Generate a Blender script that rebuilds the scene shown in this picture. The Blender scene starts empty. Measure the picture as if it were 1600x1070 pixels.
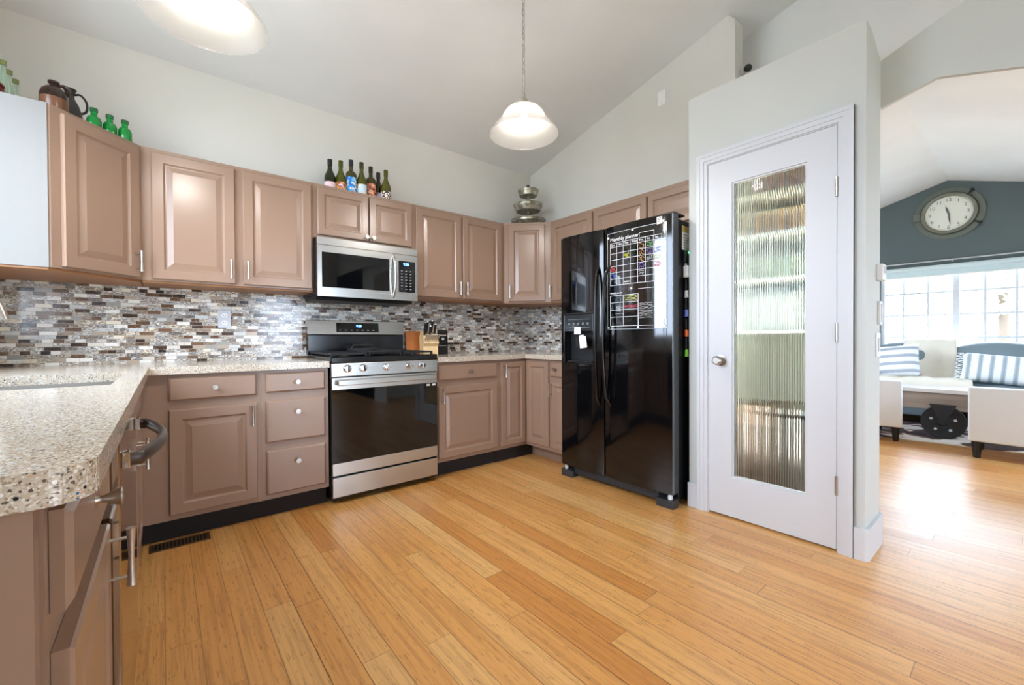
import bpy, bmesh, math, random
from mathutils import Matrix, Vector
PI = math.pi
random.seed(7)
sc = bpy.context.scene
col = sc.collection

# ------------------------------------------------------------------ camera
F_PX, YAW, PITCH, ROLL = 663.228, math.radians(39.3627), math.radians(-0.5516), math.radians(-0.3032)
fw = Vector((math.sin(YAW)*math.cos(PITCH), math.cos(YAW)*math.cos(PITCH), math.sin(PITCH)))
r0 = Vector((math.cos(YAW), -math.sin(YAW), 0)); u0 = r0.cross(fw)
rt = r0*math.cos(ROLL) + u0*math.sin(ROLL); up = -r0*math.sin(ROLL) + u0*math.cos(ROLL)
cd = bpy.data.cameras.new('camera'); cam = bpy.data.objects.new('camera', cd); col.objects.link(cam)
cd.sensor_fit = 'HORIZONTAL'; cd.sensor_width = 36.0; cd.lens = 36.0*F_PX/1600.0
cd.clip_start = 0.02; cd.clip_end = 200
m = Matrix((( rt.x, up.x, -fw.x, -3.0868), (rt.y, up.y, -fw.y, -3.4349), (rt.z, up.z, -fw.z, 1.0503), (0, 0, 0, 1)))
cam.matrix_world = m
sc.camera = cam

# ------------------------------------------------------------------ world, exposure, window daylight
sc.view_settings.view_transform = 'Standard'; sc.view_settings.look = 'None'
sc.view_settings.gamma = 1.0; sc.view_settings.use_curve_mapping = False
sc.view_settings.exposure = 1.78
sc.cycles.use_denoising = True
sc.cycles.max_bounces = 14; sc.cycles.diffuse_bounces = 7; sc.cycles.glossy_bounces = 5
sc.cycles.transmission_bounces = 8; sc.cycles.transparent_max_bounces = 12
sc.cycles.sample_clamp_indirect = 6.0
sc.cycles.caustics_refractive = True; sc.cycles.caustics_reflective = False
w = bpy.data.worlds.new('sky'); sc.world = w; w.use_nodes = True
bg = w.node_tree.nodes['Background']; bg.inputs['Color'].default_value = (0.77, 0.92, 1.14, 1); bg.inputs['Strength'].default_value = 5.2

def portal(cx, cy, cz, sx, sz, nx, ny):
    l = bpy.data.lights.new('sky_portal', 'AREA'); l.shape = 'RECTANGLE'; l.size = sx; l.size_y = sz
    l.cycles.is_portal = True
    o = bpy.data.objects.new('sky_portal', l); col.objects.link(o); o.location = (cx, cy, cz)
    d = Vector((nx, ny, 0))                     # direction the light travels
    o.rotation_euler = d.to_track_quat('-Z', 'Z').to_euler()
WIN = {  # sky windows: centre, width, height, inward normal
    1: (4.86, -2.835, 1.33, 1.49, 1.20, -1, 0),
    2: (-3.88, -1.45, 1.74, 1.50, 1.40, 1, 0),
    3: (-1.10, -6.68, 1.06, 1.00, 2.08, 0, 1),
    4: (2.4, -5.18, 1.35, 1.80, 1.20, 0, 1),
    5: (-3.88, -4.60, 1.65, 0.90, 1.00, 1, 0),
    6: (2.6, -0.32, 1.35, 1.80, 1.20, 0, -1)}
for k in WIN: portal(*WIN[k])

# ------------------------------------------------------------------ helpers: materials
def lin(c):
    return tuple((v/12.92 if v <= 0.04045 else ((v+0.055)/1.055)**2.4) for v in (x/255.0 for x in c)) + (1.0,)
def pmat(name, c, rough=0.5, metal=0.0, **kw):
    mt = bpy.data.materials.new(name); mt.use_nodes = True
    b = mt.node_tree.nodes['Principled BSDF']
    b.inputs['Base Color'].default_value = lin(c); b.inputs['Roughness'].default_value = rough; b.inputs['Metallic'].default_value = metal
    for k, v in kw.items(): b.inputs[k.replace('_', ' ')].default_value = v
    return mt
class NT:
    def __init__(s, mt): s.t = mt.node_tree; s.b = s.t.nodes['Principled BSDF']
    def n(s, typ, **kw):
        x = s.t.nodes.new(typ)
        for k, v in kw.items(): setattr(x, k, v)
        return x
    def link(s, a, b): s.t.links.new(a, b)
    def val(s, sock, v):
        if isinstance(v, (int, float, tuple)): sock.default_value = v
        else: s.link(v, sock)
    def m(s, op, a, b=0.0, c=0.0):
        x = s.n('ShaderNodeMath', operation=op)
        for i, v in enumerate((a, b, c)): s.val(x.inputs[i], v)
        return x.outputs[0]
    def pos(s):
        tc = s.n('ShaderNodeTexCoord'); sp = s.n('ShaderNodeSeparateXYZ'); s.link(tc.outputs['Object'], sp.inputs[0])
        return tc.outputs['Object'], sp.outputs[0], sp.outputs[1], sp.outputs[2]
    def xyz(s, x, y, z):
        c = s.n('ShaderNodeCombineXYZ')
        for i, v in enumerate((x, y, z)): s.val(c.inputs[i], v)
        return c.outputs[0]
    def wn(s, v, dim='3D'):
        x = s.n('ShaderNodeTexWhiteNoise', noise_dimensions=dim)
        s.link(v, x.inputs['W' if dim == '1D' else 'Vector']); return x.outputs['Value']
    def noise(s, v, scale, detail=3.0, rough=0.5, dist=0.0):
        x = s.n('ShaderNodeTexNoise'); s.link(v, x.inputs['Vector'])
        x.inputs['Scale'].default_value = scale; x.inputs['Detail'].default_value = detail
        x.inputs['Roughness'].default_value = rough; x.inputs['Distortion'].default_value = dist
        return x.outputs[0]
    def ramp(s, f, stops, interp='LINEAR'):
        x = s.n('ShaderNodeValToRGB'); cr = x.color_ramp; cr.interpolation = interp
        while len(cr.elements) > 1: cr.elements.remove(cr.elements[-1])
        cr.elements[0].position = stops[0][0]; cr.elements[0].color = lin(stops[0][1])
        for p, c in stops[1:]: cr.elements.new(p).color = lin(c)
        s.link(f, x.inputs[0]); return x.outputs[0]
    def mix(s, f, a, b, mode='MIX'):
        x = s.n('ShaderNodeMix', data_type='RGBA', blend_type=mode)
        s.val(x.inputs[0], f); s.val(x.inputs[6], a); s.val(x.inputs[7], b); return x.outputs[2]
    def bump(s, h, strength=0.2, dist=0.002):
        x = s.n('ShaderNodeBump'); x.inputs['Strength'].default_value = strength; x.inputs['Distance'].default_value = dist
        s.link(h, x.inputs['Height']); s.link(x.outputs[0], s.b.inputs['Normal'])
    def base(s, c): s.link(c, s.b.inputs['Base Color'])
def painted(name, c, rough=0.6, scale=90.0, strength=0.08, var=0.04):
    mt = pmat(name, c, rough); k = NT(mt); p, x, y, z = k.pos()
    n = k.noise(p, scale, 2.0); k.bump(n, strength, 0.003)
    n2 = k.noise(p, 1.3, 2.0); d = tuple(max(0, v*(1-var)) for v in c)
    k.base(k.ramp(n2, [(0.3, d), (0.7, c)])); return mt
def wood(name, c1, c2, rough=0.45, axis='z', scale=14.0):
    mt = pmat(name, c1, rough); k = NT(mt); p, x, y, z = k.pos()
    s = {'x': (0.08, 1, 1), 'y': (1, 0.08, 1), 'z': (1, 1, 0.08)}[axis]
    v = k.xyz(k.m('MULTIPLY', x, s[0]), k.m('MULTIPLY', y, s[1]), k.m('MULTIPLY', z, s[2]))
    n = k.noise(v, scale, 5.0, 0.6, 0.6); k.base(k.ramp(n, [(0.3, c1), (0.7, c2)])); k.bump(n, 0.06, 0.002); return mt
def brushed(name, c, rough=0.28, axis='x', metal=1.0):
    mt = pmat(name, c, rough, metal); k = NT(mt); p, x, y, z = k.pos()
    s = {'x': (1.5, 250, 250), 'y': (250, 1.5, 250), 'z': (250, 250, 1.5)}[axis]
    n = k.noise(k.xyz(k.m('MULTIPLY', x, s[0]), k.m('MULTIPLY', y, s[1]), k.m('MULTIPLY', z, s[2])), 1.0, 2.0)
    k.link(k.m('MULTIPLY_ADD', n, 0.06, rough-0.03), k.b.inputs['Roughness']); return mt
def glass_thin(name, tint=(1, 1, 1), gloss=0.07):
    mt = bpy.data.materials.new(name); mt.use_nodes = True; t = mt.node_tree; t.nodes.clear()
    o = t.nodes.new('ShaderNodeOutputMaterial'); mx = t.nodes.new('ShaderNodeMixShader'); a = t.nodes.new('ShaderNodeBsdfTransparent'); g = t.nodes.new('ShaderNodeBsdfGlossy')
    a.inputs[0].default_value = (*tint, 1); g.inputs['Roughness'].default_value = 0.02; mx.inputs[0].default_value = gloss
    t.links.new(a.outputs[0], mx.inputs[1]); t.links.new(g.outputs[0], mx.inputs[2]); t.links.new(mx.outputs[0], o.inputs[0]); return mt
def emit(name, c, s):
    mt = pmat(name, c, 0.4); b = mt.node_tree.nodes['Principled BSDF']
    b.inputs['Emission Color'].default_value = lin(c); b.inputs['Emission Strength'].default_value = s; return mt
def striped(name, c1, c2, period, axis, c3=None, rough=0.9):
    mt = pmat(name, c1, rough); k = NT(mt); p, x, y, z = k.pos(); a = {'x': x, 'y': y, 'z': z}[axis]
    n = k.noise(p, 60.0, 3.0)
    f = k.m('FRACT', k.m('ADD', k.m('DIVIDE', a, period), k.m('MULTIPLY', n, 0.10)))
    st = [(0.0, c1), (0.32, c1), (0.40, c2), (0.58, c3 or c2), (0.72, c2), (0.80, c1)]
    k.base(k.ramp(f, st)); k.bump(n, 0.5, 0.004); return mt

# ------------------------------------------------------------------ helpers: meshes
class MB:
    def __init__(s): s.v = []; s.f = []; s.sm = []; s.mi = []; s.M = Matrix(); s.mat = 0
    def add(s, vs, fs, smooth=False):
        o = len(s.v); s.v += [tuple(s.M @ Vector(p)) for p in vs]
        for f in fs: s.f.append(tuple(i+o for i in f)); s.sm.append(smooth); s.mi.append(s.mat)
        return s
    def box(s, x0, x1, y0, y1, z0, z1):
        return s.add([(x, y, z) for z in (z0, z1) for y in (y0, y1) for x in (x0, x1)],
                     [(0, 2, 3, 1), (4, 5, 7, 6), (0, 1, 5, 4), (2, 6, 7, 3), (0, 4, 6, 2), (1, 3, 7, 5)])
    def prism(s, poly, a, b, axis='z', smooth=False):
        n = len(poly)
        def P(p, h): return {'z': (p[0], p[1], h), 'x': (h, p[0], p[1]), 'y': (p[0], h, p[1])}[axis]
        vs = [P(p, a) for p in poly] + [P(p, b) for p in poly]
        fs = [tuple(range(n))[::-1], tuple(range(n, 2*n))]
        s.add(vs, fs)
        s.add(vs, [(i, (i+1) % n, n+(i+1) % n, n+i) for i in range(n)], smooth); return s
    def lathe(s, prof, c=(0, 0, 0), seg=24, axis='z', sharp=38):
        def P(r, h, a):
            x, y = r*math.cos(a), r*math.sin(a)
            q = {'z': (x, y, h), 'y': (x, h, y), 'x': (h, x, y)}[axis]; return (q[0]+c[0], q[1]+c[1], q[2]+c[2])
        runs = [[prof[0]]]
        for i in range(1, len(prof)):
            runs[-1].append(prof[i])
            if i < len(prof)-1:
                a = math.atan2(prof[i][1]-prof[i-1][1], prof[i][0]-prof[i-1][0]); b = math.atan2(prof[i+1][1]-prof[i][1], prof[i+1][0]-prof[i][0])
                if abs((b-a+PI) % (2*PI)-PI) > math.radians(sharp): runs.append([prof[i]])
        for r in runs:
            vs = [P(q[0], q[1], 2*PI*k/seg) for q in r for k in range(seg)]; fs = []
            for i in range(len(r)-1):
                for k in range(seg): fs.append((i*seg+k, i*seg+(k+1) % seg, (i+1)*seg+(k+1) % seg, (i+1)*seg+k))
            s.add(vs, fs, True)
        for q, e in ((prof[0], 0), (prof[-1], 1)):
            if q[0] > 1e-5: s.add([P(q[0], q[1], 2*PI*k/seg) for k in range(seg)], [tuple(range(seg))])
        return s
    def tube(s, pts, r, seg=10, closed=False, smooth=True, squash=1.0, twist=0.0):
        pts = [Vector(p) for p in pts]; n = len(pts); rs = r if isinstance(r, (list, tuple)) else [r]*n
        tan = []
        for i in range(n):
            a = pts[(i-1) % n] if (closed or i > 0) else pts[i]; b = pts[(i+1) % n] if (closed or i < n-1) else pts[i]
            tan.append((b-a).normalized())
        ref = Vector((0, 0, 1)) if abs(tan[0].z) < 0.9 else Vector((1, 0, 0))
        nrm = (ref - tan[0]*ref.dot(tan[0])).normalized(); vs = []
        for i in range(n):
            nrm = (nrm - tan[i]*nrm.dot(tan[i])).normalized(); bi = tan[i].cross(nrm)
            for k in range(seg):
                a = 2*PI*k/seg+twist; vs.append(tuple(pts[i] + nrm*math.cos(a)*rs[i] + bi*math.sin(a)*rs[i]*squash))
        fs = []
        for i in range(n if closed else n-1):
            j = (i+1) % n
            for k in range(seg): fs.append((i*seg+k, i*seg+(k+1) % seg, j*seg+(k+1) % seg, j*seg+k))
        s.add(vs, fs, smooth)
        if not closed: s.add(vs[:seg], [tuple(range(seg))[::-1]]); s.add(vs[-seg:], [tuple(range(seg))])
        return s
    def ball(s, c, rx, ry=None, rz=None, nu=20, nv=12, jit=0.0):
        ry = rx if ry is None else ry; rz = rx if rz is None else rz; vs = []
        for i in range(nv+1):
            t = PI*i/nv
            for k in range(nu):
                a = 2*PI*k/nu; q = 1+(random.random()-0.5)*jit
                vs.append((c[0]+rx*q*math.sin(t)*math.cos(a), c[1]+ry*q*math.sin(t)*math.sin(a), c[2]+rz*q*math.cos(t)))
        return s.add(vs, [(i*nu+k, (i+1)*nu+k, (i+1)*nu+(k+1) % nu, i*nu+(k+1) % nu) for i in range(nv) for k in range(nu)], True)
    def rings(s, x0, x1, z0, z1, levels, y_back):
        """panel in the xz plane facing -y: nested rectangles (inset, y); sides run back to y_back"""
        vs = []; L = [(0.0, y_back)] + levels
        for ins, y in L: vs += [(x0+ins, y, z0+ins), (x1-ins, y, z0+ins), (x1-ins, y, z1-ins), (x0+ins, y, z1-ins)]
        fs = [(i*4+k, i*4+(k+1) % 4, (i+1)*4+(k+1) % 4, (i+1)*4+k) for i in range(len(L)-1) for k in range(4)]
        fs.append(tuple((len(L)-1)*4+k for k in range(4))); fs.append((3, 2, 1, 0))
        return s.add(vs, fs)
    def build(s, name, mats, parent=None, bevel=0.0, weld=False):
        me = bpy.data.meshes.new(name); me.from_pydata(s.v, [], s.f)
        for mt in (mats if isinstance(mats, (list, tuple)) else [mats]): me.materials.append(mt)
        for p, sm, mi in zip(me.polygons, s.sm, s.mi): p.use_smooth = sm; p.material_index = mi
        bm = bmesh.new(); bm.from_mesh(me)
        if weld: bmesh.ops.remove_doubles(bm, verts=bm.verts, dist=1e-5)
        bmesh.ops.recalc_face_normals(bm, faces=bm.faces); bm.to_mesh(me); bm.free()
        o = bpy.data.objects.new(name, me); col.objects.link(o)
        if parent: o.parent = parent
        if bevel:
            b = o.modifiers.new('bevel', 'BEVEL'); b.width = bevel; b.segments = 2; b.limit_method = 'ANGLE'; b.angle_limit = math.radians(40)
        return o
def tag(o, label, cat, group=None):
    o['label'] = label; o['category'] = cat
    if group: o['group'] = group
    return o
def thing(name, label, cat, loc=(0, 0, 0), rz=0.0, group=None):
    o = bpy.data.objects.new(name, None); col.objects.link(o); o.empty_display_size = 0.1
    o.location = loc; o.rotation_euler = (0, 0, rz); return tag(o, label, cat, group)
def struct(name, mb, mt, parent=None, bevel=0.0):
    o = mb.build(name, mt, parent, bevel)
    if not parent: o['kind'] = 'structure'
    return o
def dup(root, loc, rz=None, label=None, group=None):
    r = root.copy(); col.objects.link(r); r.location = loc
    if rz is not None: r.rotation_euler = (0, 0, rz)
    if label: r['label'] = label
    if group: r['group'] = group
    for ch in list(root.children):
        c = ch.copy(); col.objects.link(c); c.parent = r
        for g in list(ch.children):
            d = g.copy(); col.objects.link(d); d.parent = c
    return r
def text(name, body, size, loc, mt, parent, rot=(PI/2, 0, 0), align='LEFT', ext=0.0004, shear=0.0):
    cu = bpy.data.curves.new(name, 'FONT'); cu.body = body; cu.size = size; cu.extrude = ext; cu.align_x = align; cu.align_y = 'CENTER'; cu.shear = shear
    cu.materials.append(mt); o = bpy.data.objects.new(name, cu); col.objects.link(o); dg = bpy.context.evaluated_depsgraph_get(); me = bpy.data.meshes.new_from_object(o.evaluated_get(dg)); bpy.data.objects.remove(o)
    o = bpy.data.objects.new(name, me); col.objects.link(o); o.parent = parent; o.location = loc; o.rotation_euler = rot; return o

def cr(pts, k=6):
    """a smooth curve through the points"""
    p = [Vector(q) for q in pts]; p = [p[0]*2-p[1]] + p + [p[-1]*2-p[-2]]; out = []
    for i in range(1, len(p)-2):
        for j in range(k):
            t = j/k; out.append(0.5*((2*p[i]) + (p[i+1]-p[i-1])*t + (2*p[i-1]-5*p[i]+4*p[i+1]-p[i+2])*t*t + (3*p[i]-p[i-1]-3*p[i+1]+p[i+2])*t**3))
    return out + [p[-2]]
# ------------------------------------------------------------------ materials
M = {}
M['wall'] = painted('wall_paint', (221, 219, 211), 0.65)
M['wall_other_light'] = painted('wall_paint_other_light', (205, 208, 203), 0.65)  # kitchen wall paint again, its different light put into the colour
M['ceil'] = painted('ceiling_paint', (229, 230, 228), 0.75, 60.0, 0.12)
M['ceilw'] = painted('ceiling_paint_white', (234, 235, 233), 0.75, 60.0, 0.12)
M['dark'] = painted('slate_wall_paint', (92, 106, 108), 0.6)
M['trim'] = pmat('white_trim_paint', (207, 209, 212), 0.5)
M['taupe'] = painted('taupe_cabinet_paint', (153, 125, 105), 0.26, 25.0, 0.03, 0.03)
M['taupe'].node_tree.nodes['Principled BSDF'].inputs['Coat Weight'].default_value = 0.14; M['taupe'].node_tree.nodes['Principled BSDF'].inputs['Coat Roughness'].default_value = 0.3
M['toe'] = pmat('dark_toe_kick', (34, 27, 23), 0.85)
M['endwhite'] = painted('pale_cabinet_side', (126, 122, 116), 0.45, 20.0, 0.02, 0.02)
M['under'] = wood('warm_cabinet_underside', (138, 90, 50), (160, 110, 66), 0.4, 'x', 10.0)
M['nickel'] = pmat('satin_nickel', (184, 178, 169), 0.32, 1.0)
M['steel'] = brushed('brushed_steel', (192, 190, 186), 0.26, 'x')
M['chrome'] = pmat('polished_steel', (225, 225, 228), 0.08, 1.0)
M['black'] = pmat('black_enamel', (13, 13, 14), 0.16)
M['iron'] = pmat('cast_iron', (24, 24, 26), 0.55)
M['blackm'] = pmat('black_plastic', (20, 20, 22), 0.45)
M['bglass'] = pmat('black_glass', (8, 9, 11), 0.03, 0.0, Specular_IOR_Level=0.6)
M['fridge'] = pmat('gloss_black_fridge', (9, 9, 11), 0.07, 0.0, Specular_IOR_Level=0.6)
M['white'] = pmat('white_plastic', (236, 236, 234), 0.4)
M['paper'] = pmat('white_paper', (238, 236, 230), 0.8)
M['greyplate'] = pmat('grey_plate', (196, 198, 202), 0.35)
M['bulb'] = emit('lit_bulb', (255, 249, 244), 170.0)
M['led'] = emit('blue_display', (90, 150, 255), 3.0)
M['ledgreen'] = emit('green_indicator', (60, 255, 110), 2.0)
M['clear'] = glass_thin('window_glass')
M['duct_shade'] = pmat('duct_shade_black', (16, 16, 16), 0.7)

def m_floor():
    mt = pmat('bamboo_planks', (205, 150, 90), 0.24); k = NT(mt); p, x, y, z = k.pos()
    px = k.m('DIVIDE', k.m('ADD', x, 2.995+0.0985*40), 0.0985); c = k.m('FLOOR', px)
    v = k.m('ADD', k.m('DIVIDE', y, 1.45), k.m('MULTIPLY', k.wn(c, '1D'), 9.0)); i = k.m('FLOOR', v)
    r = k.wn(k.xyz(c, i, 0.0)); r2 = k.wn(k.xyz(c, i, 5.0))
    g = k.noise(k.xyz(k.m('MULTIPLY', x, 70.0), k.m('MULTIPLY_ADD', y, 2.2, k.m('MULTIPLY', r, 30.0)), r2), 1.0, 5.0, 0.65)
    fl = k.noise(k.xyz(k.m('MULTIPLY', x, 160.0), k.m('MULTIPLY_ADD', y, 16.0, k.m('MULTIPLY', r, 90.0)), 0.0), 1.0, 2.0)
    a = k.ramp(r, [(0.0, (202, 134, 64)), (0.2, (217, 154, 82)), (0.6, (223, 164, 93)), (1.0, (229, 178, 110))])
    b = k.mix(k.m('MULTIPLY', k.m('SUBTRACT', g, 0.44), 1.8), a, lin((140, 82, 38)), 'MIX')
    b.node.clamp_factor = True
    d = k.mix(k.m('MULTIPLY', k.m('GREATER_THAN', fl, 0.63), 0.38), b, lin((110, 60, 24)))
    fx = k.m('FRACT', px); fy = k.m('FRACT', v)
    gap = k.m('MAXIMUM', k.m('MAXIMUM', k.m('LESS_THAN', fx, 0.016), k.m('GREATER_THAN', fx, 0.984)), k.m('LESS_THAN', fy, 0.0016))
    gapw = k.m('MULTIPLY', gap, k.m('MULTIPLY_ADD', k.wn(c, '1D'), 0.6, 0.35))
    k.base(k.mix(gapw, d, lin((70, 36, 14))))
    k.link(k.m('MULTIPLY_ADD', g, 0.16, 0.27), k.b.inputs['Roughness'])
    h = k.m('ADD', k.m('MULTIPLY', g, 0.25), k.m('SUBTRACT', k.m('MULTIPLY', r2, 0.6), k.m('MULTIPLY', gap, 1.0)))
    k.b.inputs['Coat Weight'].default_value = 0.5; k.b.inputs['Coat Roughness'].default_value = 0.36
    k.bump(h, 0.12, 0.0012); return mt
M['floor'] = m_floor()
def m_tile(ax):
    mt = pmat('glass_mosaic', (200, 190, 175), 0.12); k = NT(mt); p, x, y, z = k.pos(); u = x if ax == 'x' else y
    rz = k.m('DIVIDE', z, 0.0216); row = k.m('FLOOR', rz); wr = k.wn(row, '1D'); wr2 = k.wn(k.m('ADD', row, 77.3), '1D')
    uu = k.m('ADD', k.m('DIVIDE', u, k.m('MULTIPLY_ADD', wr2, 0.034, 0.036)), k.m('MULTIPLY', wr, 13.0)); ci = k.m('FLOOR', uu)
    r = k.wn(k.xyz(ci, row, 1.0)); r2 = k.wn(k.xyz(ci, row, 2.0))
    cells = k.ramp(r, [(0.0, (240, 238, 232)), (0.27, (222, 216, 206)), (0.44, (206, 208, 206)), (0.56, (234, 226, 206)), (0.66, (182, 166, 148)), (0.75, (160, 158, 154)),
                       (0.83, (118, 90, 70)), (0.90, (66, 48, 40)), (0.95, (46, 40, 42))], 'CONSTANT')
    sw = k.noise(k.xyz(k.m('MULTIPLY_ADD', u, 22.0, k.m('MULTIPLY', r2, 20.0)), k.m('MULTIPLY', z, 46.0), k.m('MULTIPLY', r, 9.0)), 1.0, 3.0, 0.6, 1.8)
    band = k.m('SUBTRACT', 1.0, k.m('MULTIPLY', k.m('ABSOLUTE', k.m('SUBTRACT', sw, 0.5)), 9.0)); band = k.m('MAXIMUM', band, 0.0)
    c2 = k.mix(k.m('MULTIPLY', band, k.m('MULTIPLY', k.m('GREATER_THAN', r2, 0.3), 0.9)), cells, lin((78, 56, 44)))
    c3 = k.mix(k.m('MULTIPLY', k.m('GREATER_THAN', sw, 0.6), 0.45), c2, lin((150, 134, 116)))
    fu = k.m('FRACT', uu); fz = k.m('FRACT', rz)
    gr = k.m('MAXIMUM', k.m('LESS_THAN', fu, 0.03), k.m('LESS_THAN', fz, 0.09))
    k.base(k.mix(gr, c3, lin((166, 158, 146))))
    k.link(k.m('MULTIPLY_ADD', gr, 0.5, 0.13), k.b.inputs['Roughness'])
    k.bump(k.m('ADD', k.m('SUBTRACT', 1.0, gr), k.m('MULTIPLY', r2, 0.4)), 0.25, 0.0015); return mt
M['tile_x'] = m_tile('x'); M['tile_y'] = m_tile('y')
def m_quartz():
    mt = pmat('speckled_quartz', (206, 192, 172), 0.13); k = NT(mt); p, x, y, z = k.pos()
    v = k.n('ShaderNodeTexVoronoi'); v.inputs['Scale'].default_value = 420.0; k.link(p, v.inputs['Vector'])
    v2 = k.n('ShaderNodeTexVoronoi'); v2.inputs['Scale'].default_value = 190.0; k.link(p, v2.inputs['Vector'])
    s1 = k.n('ShaderNodeSeparateColor'); k.link(v.outputs['Color'], s1.inputs[0]); s2 = k.n('ShaderNodeSeparateColor'); k.link(v2.outputs['Color'], s2.inputs[0])
    a = k.ramp(s1.outputs[0], [(0.0, (96, 88, 78)), (0.05, (164, 144, 120)), (0.22, (194, 180, 158)), (0.6, (206, 196, 177)), (0.85, (224, 219, 208))], 'CONSTANT')
    b = k.ramp(s2.outputs[0], [(0.0, (52, 104, 142)), (0.022, (34, 40, 46)), (0.045, (206, 168, 140)), (0.09, (240, 238, 232)), (0.15, (210, 198, 178))], 'CONSTANT')
    f = k.m('LESS_THAN', s2.outputs[0], 0.15); f = k.m('MULTIPLY', f, k.m('LESS_THAN', v2.outputs['Distance'], 0.42))
    k.base(k.mix(f, a, b)); return mt
M['quartz'] = m_quartz()
# ------------------------------------------------------------------ the room shell
XL = -3.80; ZC = lambda y: 2.80 - 0.245*y           # kitchen ceiling climbs away from the stove wall
ZL = lambda y: 3.07 - 0.31*abs(y+2.75)              # living room gable
def wall_with_hole(axis, a0, a1, z0, z1, d0, d1, holes):
    """box wall in the plane of `axis` (its thickness d0..d1) with rectangular holes (h0,h1,k0,k1)"""
    b = MB()
    def bx(u0, u1, w0, w1):
        if u1-u0 > 1e-4 and w1-w0 > 1e-4:
            b.box(u0, u1, d0, d1, w0, w1) if axis == 'y' else b.box(d0, d1, u0, u1, w0, w1)
    us = sorted({a0, a1} | {h for q in holes for h in q[:2]})
    for u0, u1 in zip(us, us[1:]):
        hs = sorted((q[2], q[3]) for q in holes if q[0] <= u0+1e-6 and q[1] >= u1-1e-6); w = z0
        for k0, k1 in hs: bx(u0, u1, w, k0); w = k1
        bx(u0, u1, w, z1)
    return b
struct('floor', MB().box(-3.95, 5.0, -6.85, 0.15, -0.06, 0.0), M['floor'])
struct('ceiling', MB().prism([(0.15, ZC(0.15)), (-3.75, ZC(-3.75)), (-6.85, ZC(-3.75)-0.76), (-6.85, ZC(-3.75)-0.66), (-3.75, ZC(-3.75)+0.1), (0.15, ZC(0.15)+0.1)], -3.95, 0.45, 'x'), M['ceil'])
struct('wall_back', MB().box(-3.95, 0.15, 0.0, 0.15, 0, 2.83), M['wall'])
struct('wall_right', MB().prism([(0.1, 0), (-2.09, 0), (-2.09, 2.4), (-2.13, 2.4), (-2.13, ZC(-2.13)-0.06), (-2.07, ZC(-2.07)+0.02), (0.1, ZC(0.1)+0.02)], 0.0, 0.12, 'x'), M['wall'])
struct('wall_left', wall_with_hole('x', -6.85, 0.1, 0, 3.9, -3.95, XL, [(-2.20, -0.70, 1.04, 2.44), (-5.05, -4.15, 1.15, 2.15)]), M['wall'])
struct('wall_front', wall_with_hole('y', -3.95, 0.45, 0, 3.4, -6.85, -6.6, [(-1.60, -0.60, 0.02, 2.10)]), M['wall'])
# pantry closet: front with its doorway, side, lid, interior walls
PX = -0.555
struct('wall_pantry_front', wall_with_hole('x', -2.95, -2.09, 0, 2.52, PX, PX+0.115, [(-2.842, -2.214, 0.0, 2.077)]), M['wall_other_light'])
struct('wall_pantry_side', MB().prism([(PX+0.1145, 0), (-0.262, 0), (-0.262, 2.446), (PX+0.1145, 2.52)], -2.95, -2.80, 'y'), M['wall_other_light'])
struct('wall_pantry_inner', MB().box(PX+0.115, 0.42, -2.13, -2.09, 0, 2.40), M['wall_other_light'])
struct('wall_pantry_rear', MB().box(0.36, 0.42, -2.7995, -2.1305, 0, 2.40), M['wall_other_light'])
struct('wall_pantry_return', MB().box(-0.2615, 0.42, -2.825, -2.80, 0, 2.40), M['wall_other_light'])
struct('ceiling_pantry', MB().prism([(PX+0.116, 2.52), (PX+0.116, 2.41), (-0.262, 2.41), (-0.262, 2.446)], -2.7995, -2.09, 'y').box(-0.262, 0.42, -2.82, -2.09, 2.41, 2.44), M['wall_other_light'])
# beam and wall between kitchen and living room
struct('wall_header', MB().prism([(-2.951, 2.208), (-3.154, 2.268), (-3.42, 2.19), (-4.6, 2.15), (-4.6, 0), (-6.6, 0), (-6.6, 3.0), (-4.2, 3.0), (-2.951, 2.447)], -0.26, -0.235, 'x'), M['wall_other_light'])
ys = [-0.4, -2.75, -5.1]
struct('wall_upper', MB().prism([(-0.4, ZL(-0.4)), (-1.234, 2.6), (-4.266, 2.6), (-5.1, ZL(-5.1)), (-6.6, ZL(-5.1)), (-6.6, 4.0), (-0.4, 4.0)], 0.34, 0.44, 'x'), M['ceilw'])  # lighter paint makes up for the little light reaching this wall
struct('wall_living_partition', MB().box(-0.26, 0.44, -6.6, -5.1, 0, ZL(-5.1)+0.02), M['wall_other_light'])
struct('ceiling_living', MB().prism([(-0.35, ZL(-0.35)), (-2.75, ZL(-2.75)), (-5.15, ZL(-5.15)), (-5.15, ZL(-5.15)+0.1), (-2.75, 3.17), (-0.35, ZL(-0.35)+0.1)], 0.44, 4.95, 'x'), M['ceilw'])
struct('wall_living_near', wall_with_hole('y', 0.1205, 4.95, 0, 2.45, -0.4, -0.3, [(1.7, 3.5, 0.75, 1.95)]), M['wall_other_light'])
struct('wall_living_far', wall_with_hole('y', 0.44, 4.95, 0, 2.45, -5.25, -5.1, [(1.5, 3.3, 0.75, 1.95)]), M['wall_other_light'])
b = wall_with_hole('x', -5.1, -0.4, 0, 2.34, 4.80, 4.95, [(-3.58, -2.09, 0.73, 1.93)])
b.prism([(-0.4, 2.34), (-5.1, 2.34), (-2.75, 3.085)], 4.80, 4.95, 'x'); struct('wall_living_window', b, M['dark'])
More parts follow.
